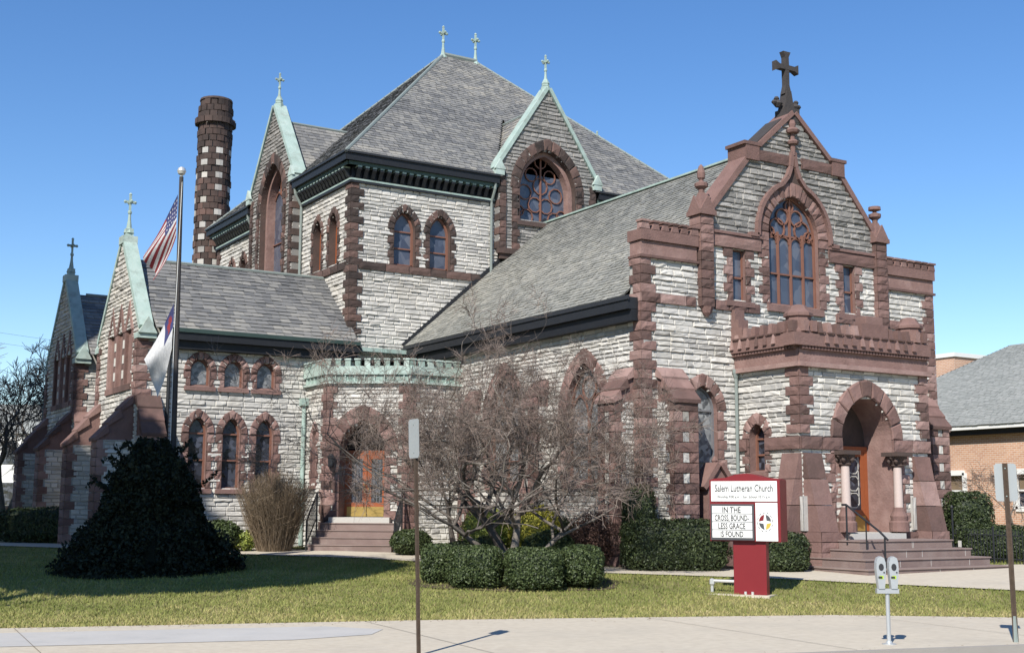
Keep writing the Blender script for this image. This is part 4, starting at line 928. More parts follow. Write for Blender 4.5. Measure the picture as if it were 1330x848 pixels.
SW = [p for p in LAWN_EDGE if p[0] <= 30]
swA = [(x, kerb_y(x)+.16) for x, y in SW]
struct(strip('sidewalk', swA, SW, lambda x, y: -.35, M['concrete'], .02, nw=8))
mb = MB()
for a, b in zip(SW[:-1], SW[1:]):
    p = lambda q, d, z: (q[0], kerb_y(q[0])+d, z)
    mb.prism([p(a, -.005, -.6), p(a, .155, -.6), p(a, .155, -.325), p(a, .01, -.325)], [p(b, -.005, -.6), p(b, .155, -.6), p(b, .155, -.325), p(b, .01, -.325)])
struct(mb.build('kerb', M['kerb']))
grid_sheet('road', np.linspace(-120, 120, 40), [-40, -20, 0], lambda x, y: 0, M['asphalt']).name = 'road'
rd = bpy.data.objects['road']; bpy.data.objects.remove(rd)
V = []; 
for x in np.linspace(-300, 300, 61): V += [(x, kerb_y(x), -.47), (x, kerb_y(x)-14, -.45)]
struct(mesh_np('road', np.array(V), np.array([(2*i, 2*i+1, 2*i+3, 2*i+2) for i in range(60)]), np.full(60, .5), M['asphalt']))
# newer grey slab at the left, joints across the sidewalk
sl0 = [(-12, 26.9), (3.2, 22.2), (8.9, 20.55), (9.55, 19.6)]; sl1 = [(-12, 22.6), (3.2, 20.0), (7.6, 18.75), (9.0, 18.9)]
struct(strip('sidewalk', sl1, sl0, lambda x, y: -.35, M['newconcrete'], .026, nw=3))
mb = MB()
for x in (-2.4, 3.6, 9.3, 14.3, 18.2):
    yl = lawn_y(x+.6)-.05; mb.poly([(x-.007, kerb_y(x)+.2, -.322), (x+.007, kerb_y(x)+.2, -.322), (x+.613, yl, -.322), (x+.6, yl, -.322)])
struct(mb.build('sidewalk_joints', M['joint']))
PATH_N = [(-6, 58), (7.5, 44.6), (12.2, 37.8), (15.6, 33.4), (18.5, 25.6), (21.3, 22.4), (22.3, 20.7), (24.2, 17.8), (29.5, 11.5), (36, 4)]
PATH_F = [(-3, 59), (9.2, 45.8), (14.4, 39.4), (17.4, 35.2), (19.9, 26.9), (23.2, 24.4), (24.2, 24.0), (30.9, 22.5), (36, 19.5), (46, 13)]
struct(strip('path', PATH_N, PATH_F, gz, M['concrete'], .03, nw=5))
def inpath(x, y):
    return sum((b[1] <= y) != (d[1] <= y) and x < b[0]+(y-b[1])*(d[0]-b[0])/(d[1]-b[1]) for b, d in zip(PP, PP[1:]+PP[:1])) % 2
PP = PATH_N + PATH_F[::-1]
# ---- grass
M['grass'] = mat('grass_blade', [(.105, .13, .030, 0), (.205, .22, .06, .4), (.35, .30, .125, .75), (.50, .395, .225, 1)], .8, 2., .1)
def noise2(x, y):
    return (np.sin(x*1.3+1.7*np.sin(y*.9))+np.sin(y*1.7+1.3*np.sin(x*1.1+2))+.7*np.sin(3.1*x+2.3*y)+.6*np.sin(5.3*x-4.1*y+1))/3.3
n = 330000
az = np.radians(31.66) + NR.uniform(-.42, .42, n); dist = np.exp(NR.uniform(np.log(18.5), np.log(47), n))
gx, gy = np.sin(az)*dist, np.cos(az)*dist
ly = np.interp(gx, [p[0] for p in LAWN_EDGE], [p[1] for p in LAWN_EDGE])
ok = (gy > ly + NR.normal(0, .04, n)) & ~((gx > 20.5) & (gy > 25.5)) & ~((gy > 24.2) & (gx > 24)) & ~((gx > 16.4) & (gy > 34.6)) & ~((gy > 39.9) & (gx > 10.7))
px, py = np.array([p[0] for p in PP]), np.array([p[1] for p in PP])
ins = np.zeros(n, int)
for (a, b), (c, d) in zip(PP, PP[1:]+PP[:1]):
    if d == b: continue
    cr_ = ((b <= gy) != (d <= gy)) & (gx < a+(gy-b)*(c-a)/(d-b)); ins += cr_
ok &= (ins % 2 == 0)
gx, gy = gx[ok], gy[ok]; n = len(gx)
gzv = gzv_(gx, gy)
ang = NR.uniform(0, 2*pi, n); h = NR.uniform(.03, .075, n); wd = NR.uniform(.006, .014, n); lean = NR.normal(0, .03, (n, 2))
V = np.empty((n, 3, 3)); dx, dy_ = np.cos(ang)*wd, np.sin(ang)*wd
V[:, 0] = np.stack([gx-dx, gy-dy_, gzv], 1); V[:, 1] = np.stack([gx+dx, gy+dy_, gzv], 1); V[:, 2] = np.stack([gx+lean[:, 0], gy+lean[:, 1], gzv+h], 1)
edge = np.clip((np.interp(gx, [p[0] for p in LAWN_EDGE], [p[1] for p in LAWN_EDGE])+3.2-gy)/3.2, 0, 1)
tone = np.clip(.34 + .2*noise2(gx*.8, gy*.8) + .12*noise2(gx*3, gy*3.3) + .28*edge + NR.normal(0, .13, n), 0, 1)
g = mesh_np('grass', V.reshape(-1, 3), np.arange(n*3).reshape(n, 3), tone, M['grass']); tag(g, 'short early spring lawn grass between the sidewalk and the church', 'grass', kind='stuff')

# ================================================================== PLANTS
def leafmat(name, ramp, rough=.55, spec=.35): return mat(name, ramp, rough, 2.5, .12, spec=spec)
M['yew'] = leafmat('dark_green_leaves', [(.014, .022, .008), (.035, .05, .017), (.065, .085, .03)])
M['box'] = leafmat('boxwood_leaves', [(.02, .032, .01), (.045, .065, .02), (.085, .11, .04)])
M['gold'] = leafmat('yellow_green_leaves', [(.22, .21, .03), (.38, .35, .045), (.52, .46, .08)])
M['lime'] = leafmat('light_green_leaves', [(.11, .14, .025), (.20, .24, .045), (.32, .33, .08)])
M['redleaf'] = leafmat('reddish_brown_twigs', [(.05, .028, .022), (.095, .055, .042), (.15, .09, .07)], .8, .2)
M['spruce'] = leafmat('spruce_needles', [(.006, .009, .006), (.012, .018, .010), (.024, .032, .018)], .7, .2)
M['drytwig'] = mat('dry_shrub_twigs', [(.09, .065, .04), (.17, .125, .08), (.25, .19, .13)], .85, 3, .2)
M['bark'] = mat('grey_bark', [(.055, .046, .04), (.11, .093, .08), (.19, .165, .14)], .9, 14, .35, .5, 30)
M['twig'] = mat('reddish_twigs', [(.10, .075, .062), (.175, .135, .112), (.26, .205, .175)], .85, 4, .2)
M['greytwig'] = mat('grey_twigs', [(.075, .065, .06), (.12, .105, .095)], .85, 4, .2)
def leaves(name, P, size, mtl, parent=None, nrm=None, flat=.6, tone=None):
    n = len(P); a = NR.normal(0, 1, (n, 3))
    if nrm is not None: a = a*(1-flat) + nrm*flat*1.6
    a /= np.linalg.norm(a, axis=1)[:, None]; b = np.cross(a, NR.normal(0, 1, (n, 3))); b /= np.linalg.norm(b, axis=1)[:, None]; c = np.cross(a, b)
    s = size*NR.uniform(.6, 1.4, n)[:, None]
    V = np.stack([P-b*s, P-c*s*.5, P+b*s, P+c*s*.5], 1).reshape(-1, 3)
    t = NR.uniform(0, 1, n) if tone is None else tone
    return mesh_np(name, V, np.arange(n*4).reshape(n, 4), t, mtl, parent)
def blob(mb, c, r, e=2., k=.86, n=14, zmin=None):
    """inner body of a shrub: superellipsoid"""
    rows = []
    sp = lambda v, p: math.copysign(abs(v)**p, v)
    for j in range(n+1):
        ph = -pi/2+pi*j/n; ring = []
        for i in range(n*2):
            th = pi*i/n; z = c[2]+r[2]*k*sp(sin(ph), 2/e)
            if zmin is not None: z = max(z, zmin)
            ring.append((c[0]+r[0]*k*sp(cos(ph), 2/e)*sp(cos(th), 2/e), c[1]+r[1]*k*sp(cos(ph), 2/e)*sp(sin(th), 2/e), z))
        rows.append(ring)
    for A, B in zip(rows[:-1], rows[1:]): mb.loft(A, B, 0, .1)  # low tone keeps this filler dark behind the leaves
def shell(c, r, n, e=2., rot=0., depth=.16, lump=.08):
    d = NR.normal(0, 1, (n, 3)); d /= np.linalg.norm(d, axis=1)[:, None]
    q = (np.abs(d)**e).sum(1)**(-1/e); p = d*q[:, None]
    f = 1 - NR.exponential(depth*.5, n).clip(0, .5) + lump*noise2(d[:, 0]*5+c[0]*3, d[:, 2]*5+d[:, 1]*4+c[1])
    p = p*f[:, None]; nr = np.sign(p)*np.abs(p)**(e-1); nr /= np.linalg.norm(nr, axis=1)[:, None]
    p = p*np.array(r)
    cr_, sr = cos(rot), sin(rot); R2 = np.array([[cr_, -sr, 0], [sr, cr_, 0], [0, 0, 1]])
    return p@R2.T + np.array(c), nr@R2.T
def shrub(name, label, cat, base, r, mtl, n, size, e=2., rot=0., group=None, sink=.0, depth=.16, lump=.08, core=.84):
    t = thing(name, label, cat, base, group); c = (base[0], base[1], base[2]+r[2]*(1-sink))
    P, N_ = shell(c, r, int(n*1.15), e, rot, depth, lump); k = P[:, 2] > base[2]-.02
    leaves('foliage', P[k], size, mtl, t, N_[k], .45)
    mb = MB(); blob(mb, (0, 0, 0), r, e, core); cr_, sr = cos(rot), sin(rot)
    mb.v = [(c[0]+x*cr_-y*sr, c[1]+x*sr+y*cr_, max(base[2]-.05, c[2]+z)) for x, y, z in mb.v]
    mb.build('filler_core', mtl, t)  # solid dark core added to block light through the foliage
    return t
HR = radians(-31.66)
# clipped hedges ringing the crab apple
hg = 'clipped hedges around the crab apple tree'
shrub('boxwood_hedge', 'clipped dark hedge block at the left end of the ring round the bare tree', 'hedge', foot(568, 29.0), (.36, .75, .43), M['box'], 5200, .03, 5, HR, hg)
shrub('boxwood_hedge', 'clipped dark hedge block second from the left, left of the tree trunk', 'hedge', foot(618, 28.2), (.62, .62, .45), M['box'], 7500, .03, 5, HR, hg)
shrub('boxwood_hedge', 'long clipped dark hedge block directly in front of the bare tree trunk', 'hedge', foot(693, 28.0), (.66, .62, .455), M['box'], 8000, .03, 5, HR, hg)
shrub('boxwood_hedge', 'clipped dark hedge block at the right end of the ring, nearest the red sign', 'hedge', foot(755, 28.6), (.49, .85, .45), M['box'], 7500, .03, 4, HR, hg)
# loose shrubs behind
shrub('golden_shrub', 'rounded lime green shrub just left of the bare tree trunk', 'shrub', foot(632, 33.6), (.78, .6, .80), M['lime'], 5000, .035)
shrub('golden_shrub', 'rounded bright yellow shrub just right of the bare tree trunk', 'shrub', foot(694, 33.6), (.80, .6, .82), M['gold'], 5000, .035)
shrub('low_shrub', 'low spreading dark green shrub behind the hedges left of the tree trunk', 'shrub', foot(598, 33.0), (.62, .5, .34), M['yew'], 3600, .035)
shrub('low_shrub', 'low spreading dark green shrub in front of the lime shrub', 'shrub', foot(632, 32.4), (.55, .5, .43), M['yew'], 3300, .035)
shrub('low_shrub', 'low spreading olive green shrub in front of the yellow shrub', 'shrub', foot(712, 32.6), (.78, .55, .5), M['box'], 5200, .035)
shrub('low_shrub', 'clipped dark shrub under the tall church window right of the yellow shrub', 'shrub', foot(725, 35.0), (.5, .45, .62), M['yew'], 3200, .035, 3.5, HR)
shrub('barberry', 'bare reddish brown shrub between the yellow shrub and the tall dark hedge', 'shrub', foot(772, 33.4), (.80, .72, .74), M['redleaf'], 9000, .028, 2.2, 0, None, 0, .5, .1, .6)
shrub('clipped_yew', 'tall clipped dark green yew column by the church front corner', 'shrub', foot(830, 32.9), (.44, .42, 1.07), M['yew'], 7000, .034, 5, HR)
hd = 'clipped foundation hedges along the church front'
shrub('foundation_hedge', 'long dark clipped hedge left of the red sign along the church front', 'hedge', foot(876, 32.2), (1.38, .62, .65), M['yew'], 17000, .034, 5, HR, hd)
shrub('foundation_hedge', 'dark clipped hedge right of the red sign beside the entrance steps', 'hedge', foot(1012, 32.0), (.72, .55, .50), M['yew'], 8500, .034, 4.5, HR, hd)
shrub('round_shrub', 'small rounded shrub at the right foot of the side door steps', 'shrub', foot(534, 37.6), (.66, .55, .40), M['box'], 4200, .036)
shrub('clipped_yew', 'square clipped dark shrub right of the entrance steps before the brick building', 'shrub', foot(1259, 37.5), (.66, .62, .98), M['yew'], 8000, .04, 4.5, HR)
shrub('foundation_hedge', 'low clipped hedge behind the iron fence at far right', 'hedge', foot(1292, 36.2), (1.15, .45, .52), M['yew'], 8000, .036, 4.5, HR, hd)
shrub('low_hedge', 'long low dark hedge along the shaded side wing at far left', 'hedge', foot(66, 44.0), (1.9, .6, .62), M['yew'], 7000, .05, 4, HR)
shrub('low_shrub', 'small pale green plants at the foot of the wall by the brown bush', 'shrub', foot(318, 39.0), (.5, .4, .34), M['lime'], 1600, .045, 2, 0, None, 0, .5, .2, .4)
shrub('low_shrub', 'low dark shrub under the triple windows behind the great weeping spruce', 'shrub', foot(283, 38.6), (.8, .5, .5), M['box'], 3000, .045)

# weeping spruce: drooping sprays in tiers
t = thing('weeping_spruce', 'big dark weeping spruce mound in deep shade at left', 'tree', (8.95, 31.75, .05))
PT = []; c0 = np.array([8.95, 31.75, .05])
prof = [(0, 2.15), (.4, 2.1), (.95, 1.95), (1.35, 1.55), (1.6, 1.32), (2.0, 1.22), (2.45, 1.08), (2.8, .85), (3.1, .5)]
zz_ = np.array([p[0] for p in prof]); rr_ = np.array([p[1] for p in prof])
for k in range(900):
    z = 3.2*NR.uniform(0, 1)**1.1; a = NR.uniform(0, 2*pi); r = np.interp(z, zz_, rr_)*(1+.17*noise2(np.array(a*1.6), np.array(z*2.2)))
    m_ = 60; f = NR.uniform(0, 1, m_); L = NR.uniform(.35, .8)
    rad = r*(.62+.42*f); zz2 = z + .12 - L*f**2*.9
    aa = a + NR.normal(0, .05, m_)
    PT.append(np.stack([c0[0]+rad*np.cos(aa), c0[1]+rad*np.sin(aa), np.maximum(.06, c0[2]+zz2)+NR.normal(0, .03, m_)], 1))
for k in range(26):                            # whip-like leaders curling off the crown
    a = NR.uniform(0, 2*pi); z = NR.uniform(1.9, 3.05); r0 = np.interp(z, zz_, rr_); m_ = 60; f = np.linspace(0, 1, m_); L = NR.uniform(.3, .62)
    rad = r0*.85 + L*f; zc = z + .28*np.sin(f*2.4) - .12*f
    if k % 2: zc = z + .36*f**1.8
    PT.append(np.stack([c0[0]+rad*np.cos(a), c0[1]+rad*np.sin(a), c0[2]+zc], 1)+NR.normal(0, .022, (m_, 3)))
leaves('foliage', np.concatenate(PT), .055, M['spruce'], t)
mb = MB(); mb.lathe(tuple(c0), [(r*.62, z*.93) for z, r in prof], 18); mb.build('filler_core', M['spruce'], t)  # added solid core, stops light passing through the sprays

# twiggy deciduous shrub
t = thing('twiggy_shrub', 'large leafless brown shrub against the wall left of the side door', 'shrub', (14.5, 37.6, .3)); mb = MB(); c0 = np.array([14.5, 37.6, .28])
for k in range(2600):
    a = NR.uniform(0, 2*pi); sp_ = NR.uniform(0, 1)**.7; p = c0 + np.array([cos(a), sin(a), 0])*.5*sp_; L = NR.uniform(.9, 2.75)*(1-.25*sp_)
    q = p + np.array([cos(a)*.95*sp_*L/2.3, sin(a)*.9*sp_*L/2.3, L]); md = (p+q)/2 + NR.normal(0, .07, 3) - np.array([cos(a), sin(a), 0])*.06
    md[2] -= .0; tn = NR.uniform(0, 1); mb.cyl(p, md, .006, .005, 3, 0, tn, False); mb.cyl(md, q, .005, .0035, 3, 0, tn, False)
    for j in range(2):
        f = NR.uniform(.4, .95); o = md+(q-md)*f if f > .5 else p+(md-p)*2*f; mb.cyl(o, o+np.array([NR.normal(0, .16), NR.normal(0, .16), NR.uniform(.1, .3)]), .0035, .003, 3, 0, tn, False)
mb.build('branches', M['drytwig'], t)

# bare trees
def bare(name, label, base, stems, spread, levels, twigm, seed, twigs=5, tl=(.25, .6), top=6.3, low=2.4, barkm='bark', group=None, rt=.005, limbs=0):
    rr = np.random.RandomState(seed); t = thing(name, label, 'tree', base, group); tr = MB(); br = MB(); tw = MB()
    def seg(mb, p, d, L, r0, r1, n, wob, up, ns=4):
        q = p.copy()
        for i in range(ns):
            d = d + rr.normal(0, wob, 3) + np.array([0, 0, up]); d /= np.linalg.norm(d)
            q2 = q + d*L/ns; ra = r0+(r1-r0)*i/ns; rb = r0+(r1-r0)*(i+1)/ns
            mb.cyl(q, q2, ra, rb, n, 0, rr.uniform(0, 1), False); q = q2
            yield q.copy(), d.copy(), rb
    def grow(p, d, L, r, lev):
        mb = tr if lev == 0 else br; pts = list(seg(mb, p, d, L, r, r*.62, 8 if lev < 1 else 6 if lev < 3 else 4, .10+.05*lev, .015 if lev else .02, 5))
        if lev >= levels:
            for q, dd, rb in pts:
                for k in range(twigs):
                    v = dd*.6 + rr.normal(0, .55, 3) + np.array([0, 0, .1]); v /= np.linalg.norm(v); l = rr.uniform(*tl); tn = rr.uniform(0, 1)
                    m1 = q+v*l*.5+rr.normal(0, .02, 3); e = q+v*l+rr.normal(0, .05, 3)
                    tw.cyl(q, m1, rt*1.2, rt, 3, 0, tn, False); tw.cyl(m1, e, rt, rt*.7, 3, 0, tn, False)
                    for s in range(2):
                        o = q+(m1-q)*rr.uniform(.4, 1); u = v+rr.normal(0, .6, 3); u /= np.linalg.norm(u); tw.cyl(o, o+u*l*.5, rt*.8, rt*.6, 3, 0, tn, False)
            return
        nb = (limbs or 3) if lev == 0 else 3 if lev < 2 else 2
        az0 = rr.uniform(0, 6.3)
        for j in range(nb):
            i = len(pts)-1 if j == 0 else rr.randint(3 if lev == 0 else 1, len(pts)); q, dd, rb = pts[i]
            v = dd + rr.normal(0, spread*(.55 if j == 0 else 1), 3)
            if limbs and lev == 0: v = np.array([cos(az0+j*6.283/nb), sin(az0+j*6.283/nb), rr.uniform(.55, 1.1)]) + rr.normal(0, .15, 3)
            if q[2] > top-.9: v[2] -= .5
            if (q-np.array(base))@fw < -1.2: v = v + fw*.8
            if (q-np.array(base))@rgt > 3.2 and q[2] < 3.4: v = v - rgt*.5 + fw*.3
            if q[2] < low+.2 and v[2] < .2: v[2] = .4
            v /= np.linalg.norm(v); grow(q, v, L*(rr.uniform(1.0, 1.5) if limbs and lev == 0 else rr.uniform(.64, .9)), rb*(.85 if j == 0 else .65), lev+1)
    for (d, L, r) in stems:
        d = np.array(d, float); d /= np.linalg.norm(d); grow(np.array(base, float)-np.array([0, 0, .05]), d, L, r, 0)
    tr.build('trunk', M[barkm], t, True); br.build('branch', M[barkm], t, True); tw.build('twigs', M[twigm], t)
    return t
rgt = np.array([.851, -.525, 0]); fw = np.array([.525, .851, 0])
def dv(a, b, c): return tuple(rgt*a+fw*b+np.array([0, 0, c]))
bt = foot(664, 30.6)
bare('crab_apple_tree', 'wide spreading bare crab apple tree inside the ring of clipped hedges', bt,
     [(dv(-.38, .05, 1), 1.6, .14), (dv(.10, .1, 1), 1.5, .13), (dv(1.0, 0, .9), 1.7, .085), (dv(-1.0, .1, 1.05), 1.9, .09)], .66, 5, 'twig', 11, 4, (.22, .6), 5.7, 3.05, 'bark', None, .0042, 5)
bare('small_bare_tree', 'small leafless multi stemmed tree with pale trunk beside the side door steps', foot(592, 36.4),
     [(dv(-.35, 0, 1), 1.7, .085), (dv(.3, .1, 1), 1.6, .075), (dv(-.05, -.2, 1), 1.7, .065)], .6, 4, 'twig', 5, 2, (.22, .55), 5.0, 3.3, 'bark', None, .0045, 3)
bare('street_tree', 'bare tree in front of the pale house at the far left edge', foot(2, 58), [(dv(-.05, 0, 1), 3.0, .2), (dv(.3, 0, 1), 2.6, .14), (dv(-.4, 0, 1), 2.6, .14)], .5, 4, 'greytwig', 21, 3, (.4, .9), 9.6, 2.5, 'bark', 'bare trees beyond the church', .012)
bare('street_tree', 'slender bare tree behind the shaded church wing at far left', foot(36, 66), [(dv(.1, 0, 1), 3.2, .18), (dv(-.35, 0, 1), 2.6, .13)], .5, 4, 'greytwig', 33, 3, (.4, .9), 10.2, 2.5, 'bark', 'bare trees beyond the church', .012)
bare('small_bare_tree', 'small leafless tree against the brick building wall at far right', foot(1326, 44.5), [(dv(0, 0, 1), 1.2, .05), (dv(.4, 0, 1), 1.2, .04), (dv(-.5, 0, .9), 1.2, .04)], .55, 3, 'twig', 8, 2, (.25, .5), 3.6, .8, 'bark', None, .006)

# unseen trees added left of the view to shade the corner of the lawn
def shade_tree(name, label, base, z0, c, r, n, cone=False):
    t = thing(name, label, 'tree', base)
    mb = MB(); mb.cyl(base, (base[0], base[1], c[2]), .35, .12, 8)
    for i in range(9):
        a = i*.7; mb.cyl((base[0], base[1], z0+ (c[2]-z0)*i/9), (base[0]+r[0]*.7*cos(a), base[1]+r[1]*.7*sin(a), c[2]+(i-4)*r[2]*.12), .1, .03, 6)
    mb.build('trunk', M['bark'], t)
    if cone:
        z = NR.uniform(0, 1, n); a = NR.uniform(0, 2*pi, n); rad = (1-z**1.2)*NR.uniform(.2, 1, n)**.5
        P = np.stack([c[0]+r[0]*rad*np.cos(a), c[1]+r[1]*rad*np.sin(a), z0+z*(c[2]+r[2]-z0)], 1)
    else:
        d = NR.normal(0, 1, (n, 3)); d /= np.linalg.norm(d, axis=1)[:, None]; P = np.array(c)+d*np.array(r)*(NR.uniform(.15, 1, n)**.4)[:, None]*(1+.06*noise2(d[:, 0]*4, d[:, 2]*4))[:, None]
    leaves('crown', P, .30, M['yew'], t)
    return t
ax = np.array([sin(_az), cos(_az)]); an = np.array([cos(_az), -sin(_az)])
def sunpos(u, w): p = ax*w+an*u; return (float(p[0]), float(p[1]))
x, y = sunpos(-18.6, 9); shade_tree('added_shade_tree', 'broad evergreen tree added out of view to shade the lawn', (x, y, -.3), 6, (x, y, 16.3), (4.8, 4.8, 3.2), 21000)
x, y = sunpos(-27.6, 9); shade_tree('added_shade_tree', 'second evergreen tree added out of view further left to shade the lawn', (x, y, -.3), 5, (x, y, 18.5), (5.6, 5.6, 7.0), 26000)
# unseen brick block added at left to shade the far wing
M['brick'] = mat('orange_brick', [(.30, .15, .095), (.40, .21, .14), (.48, .27, .19)], .9, 9, .3)
def brick_mat(name, c1, c2, mo, sc=1.):
    m = bpy.data.materials.new(name); m.use_nodes = True; t = m.node_tree; N = t.nodes; L = t.links; b = N['Principled BSDF']; b.inputs['Roughness'].default_value = .9
    tc = N.new('ShaderNodeTexCoord'); mp = N.new('ShaderNodeMapping'); br = N.new('ShaderNodeTexBrick')
    sx = N.new('ShaderNodeSeparateXYZ'); ad = N.new('ShaderNodeMath'); cb = N.new('ShaderNodeCombineXYZ')
    L.new(tc.outputs['Object'], sx.inputs[0]); L.new(sx.outputs[0], ad.inputs[0]); L.new(sx.outputs[1], ad.inputs[1]); L.new(ad.outputs[0], cb.inputs[0]); L.new(sx.outputs[2], cb.inputs[1])
    L.new(cb.outputs[0], br.inputs['Vector']); br.inputs['Scale'].default_value = sc; br.inputs['Brick Width'].default_value = .24; br.inputs['Row Height'].default_value = .09; br.inputs['Mortar Size'].default_value = .012
    br.inputs['Color1'].default_value = (*c1, 1); br.inputs['Color2'].default_value = (*c2, 1); br.inputs['Mortar'].default_value = (*mo, 1)
    nz = N.new('ShaderNodeTexNoise'); nz.inputs['Scale'].default_value = .8; nz.inputs['Detail'].default_value = 5; L.new(tc.outputs['Object'], nz.inputs['Vector'])
    mx = N.new('ShaderNodeMix'); mx.data_type = 'RGBA'; mx.blend_type = 'MULTIPLY'; mr = N.new('ShaderNodeMapRange'); mr.inputs[3].default_value = .75; mr.inputs[4].default_value = 1.15; L.new(nz.outputs[0], mr.inputs[0])
    mx.inputs[0].default_value = 1; L.new(br.outputs[0], mx.inputs[6]); L.new(mr.outputs[0], mx.inputs[7]); L.new(mx.outputs[2], b.inputs['Base Color'])
    return m
M['brickwall'] = brick_mat('orange_brick_wall', (.45, .235, .145), (.53, .31, .20), (.55, .46, .38))
M['white'] = mat('white_paint', [(.62, .62, .60), (.76, .76, .74)], .5, 5, .2)
M['shingle'] = mat('asphalt_shingle', [(.19, .20, .19, 0), (.245, .255, .24, .5), (.30, .305, .29, 1)], .9, 4, .12, .2, 40)
ux, uy = sunpos(-39.2, 27)
tb = thing('added_shade_block', 'tall plain brick block added out of view to shade the far left wing', 'building', (ux, uy, .3))
fr = Fr((ux, uy, 0), (an[0], an[1], 0), (-ax[0], -ax[1], 0)); mb = MB(); mb.box(fr, -7.4, 7.4, -.5, 29.5, 0, 9); mb.box(fr, -7.6, 7.6, 29.5, 30, -.2, 9.2); mb.build('wall', M['brickwall'], tb)
mb = MB()
for z in range(9):
    for k in range(6): mb.box(fr, -6.6+k*2.3, -5.4+k*2.3, 1.4+z*3.1, 3.1+z*3.1, 8.9, 9.03)
mb.build('window_grid', M['glass'], tb)

# ================================================================== NEIGHBOURS
bb = thing('brick_building', 'low orange brick building with grey hip roof and white windows at right', 'building', (49, 34, .6))
XB = 46.; fB = left(XB)
mb = MB(); ya, yb = 14., 46.
P = [(15, 0), (45.0, 0), (45.0, 5.0), (15, 5.0)]
wn = [(29.6, 30.9), (33.1, 34.05), (36.65, 37.95), (40.5, 41.8)]
for a, b in zip([15]+[w_[1] for w_ in wn], [w_[0] for w_ in wn]+[45.]): mb.poly([fB.pt(a, 0), fB.pt(b, 0), fB.pt(b, 5.1), fB.pt(a, 5.1)])
for a, b in wn:
    mb.poly([fB.pt(a, 0), fB.pt(b, 0), fB.pt(b, 1.7), fB.pt(a, 1.7)]); mb.poly([fB.pt(a, 3.3), fB.pt(b, 3.3), fB.pt(b, 5.1), fB.pt(a, 5.1)])
mb.poly([(XB, 45, 0), (62, 45, 0), (62, 45, 5.1), (XB, 45, 5.1)]); mb.poly([(XB, 15, 0), (62, 15, 0), (62, 15, 5.1), (XB, 15, 5.1)]); mb.build('wall', M['brickwall'], bb)
for a, b in wn:
    mb = MB(); Q = [(a, 1.7), (b, 1.7), (b, 3.3), (a, 3.3)]; mb.loft([fB.pt(*p, .0) for p in Q], [fB.pt(*p, -.25) for p in Q]); pathbar(mb, fB, [(a-.03, 1.72), (b+.03, 1.72), (b+.03, 3.28), (a-.03, 3.28), (a-.03, 1.72)], .22, -.02, .06); bar(mb, fB, (a, 2.5), (b, 2.5), .07, -.16, -.1)
    w_ = mb.build('window', M['white'], bb); mb = MB(); mb.poly([fB.pt(*p, -.2) for p in Q]); mb.build('glass', M['glass'], w_)
    mb = MB(); mb.box(fB, a+.05, b-.05, 2.55, 3.2, -.19, -.17); mb.build('blind', M['drytwig'], w_)
mb = MB(); mb.box(fB, 14.4, 45.6, 5.12, 5.34, -1, .55); mb.build('gutter', M['white'], bb)
mb = MB(); mb.box(fB, 14.6, 45.4, 4.9, 5.12, -1, .35); mb.build('fascia', M['blackmetal'], bb)
mb = MB(); e = [(XB-.6, 45.6, 5.3), (XB-.6, 14.4, 5.3), (62.6, 14.4, 5.3), (62.6, 45.6, 5.3)]; tp = [(52.3, 38.6, 9.6), (52.3, 21, 9.6), (56.5, 21, 9.6), (56.5, 38.6, 9.6)]
plane_roof(mb, e[0], e[1], tp[1], tp[0], exp=.16, wid=.32, lift=.012); plane_roof(mb, e[3], e[0], tp[0], tp[3], exp=.16, wid=.32, lift=.012)
mb.poly(tp); mb.build('roof', M['shingle'], bb)
bb2 = thing('brick_building', 'far brick chimney block peeping over the grey hip roof at right', 'building', (58, 47, .6))
mb = MB(); p0 = at(1240, 470, 76); mb.wbox(p0[0]-.9, p0[0]+2.2, p0[1]-.7, p0[1]+.7, .5, p0[2]+.2); mb.build('wall', M['brickwall'], bb2); mb = MB(); mb.wbox(p0[0]-1.0, p0[0]+2.3, p0[1]-.8, p0[1]+.8, p0[2]+.2, p0[2]+.45); mb.build('roof', M['white'], bb2)

# far left: pale house, low brick wall, street lamp, wires
hs = foot(4, 74); h_ = thing('pale_house', 'pale two storey house behind bare trees at the left edge', 'house', hs)
fr = Fr((hs[0], hs[1], hs[2]), rgt, -fw); mb = MB(); mb.box(fr, -7, 1.9, -.5, 5.2, -6, 0); mb.prism([fr.pt(-7.2, 5.2, .2), fr.pt(2.1, 5.2, .2), fr.pt(2.1, 7.2, -3), fr.pt(-7.2, 7.2, -3)], [fr.pt(-7.2, 5.2, -6.2), fr.pt(2.1, 5.2, -6.2), fr.pt(2.1, 7.1, -3.2), fr.pt(-7.2, 7.1, -3.2)], 1); mb.build('wall', [M['white'], M['shingle']], h_)
for a, b, z in ((-.4, .9, 1.0), (-.4, .5, 3.4), (-3, -1.8, 1.0)):
    mb = MB(); mb.box(fr, a, b, z, z+1.3, -.05, .04); w_ = mb.build('window', M['glass'], h_)
bw = foot(14, 60); fr = Fr((bw[0], bw[1], bw[2]), rgt, -fw); mb = MB(); mb.box(fr, -9, 1.0, -.3, .95, -.3, 0); mb.box(fr, -9.05, 1.05, .95, 1.05, -.35, .05); w_ = mb.build('brick_wall', M['brickwall']); tag(w_, 'low brick garden wall beside the side wing at the left edge', 'wall')
lp = foot(47, 62); t = thing('street_lamp', 'street lamp with curved arm above the bare trees at far left', 'lamp', lp)
mb = MB(); mb.cyl(lp, (lp[0], lp[1], 7.4), .08, .06); tip = np.array(lp)*0; base = np.array([lp[0], lp[1], 7.4]); pts = [tuple(base-rgt*.55*i/4+np.array([0, 0, .32*sin(i/4*pi/2)])) for i in range(5)]; mb.tube(pts, .04); mb.build('pole', M['drain'], t)
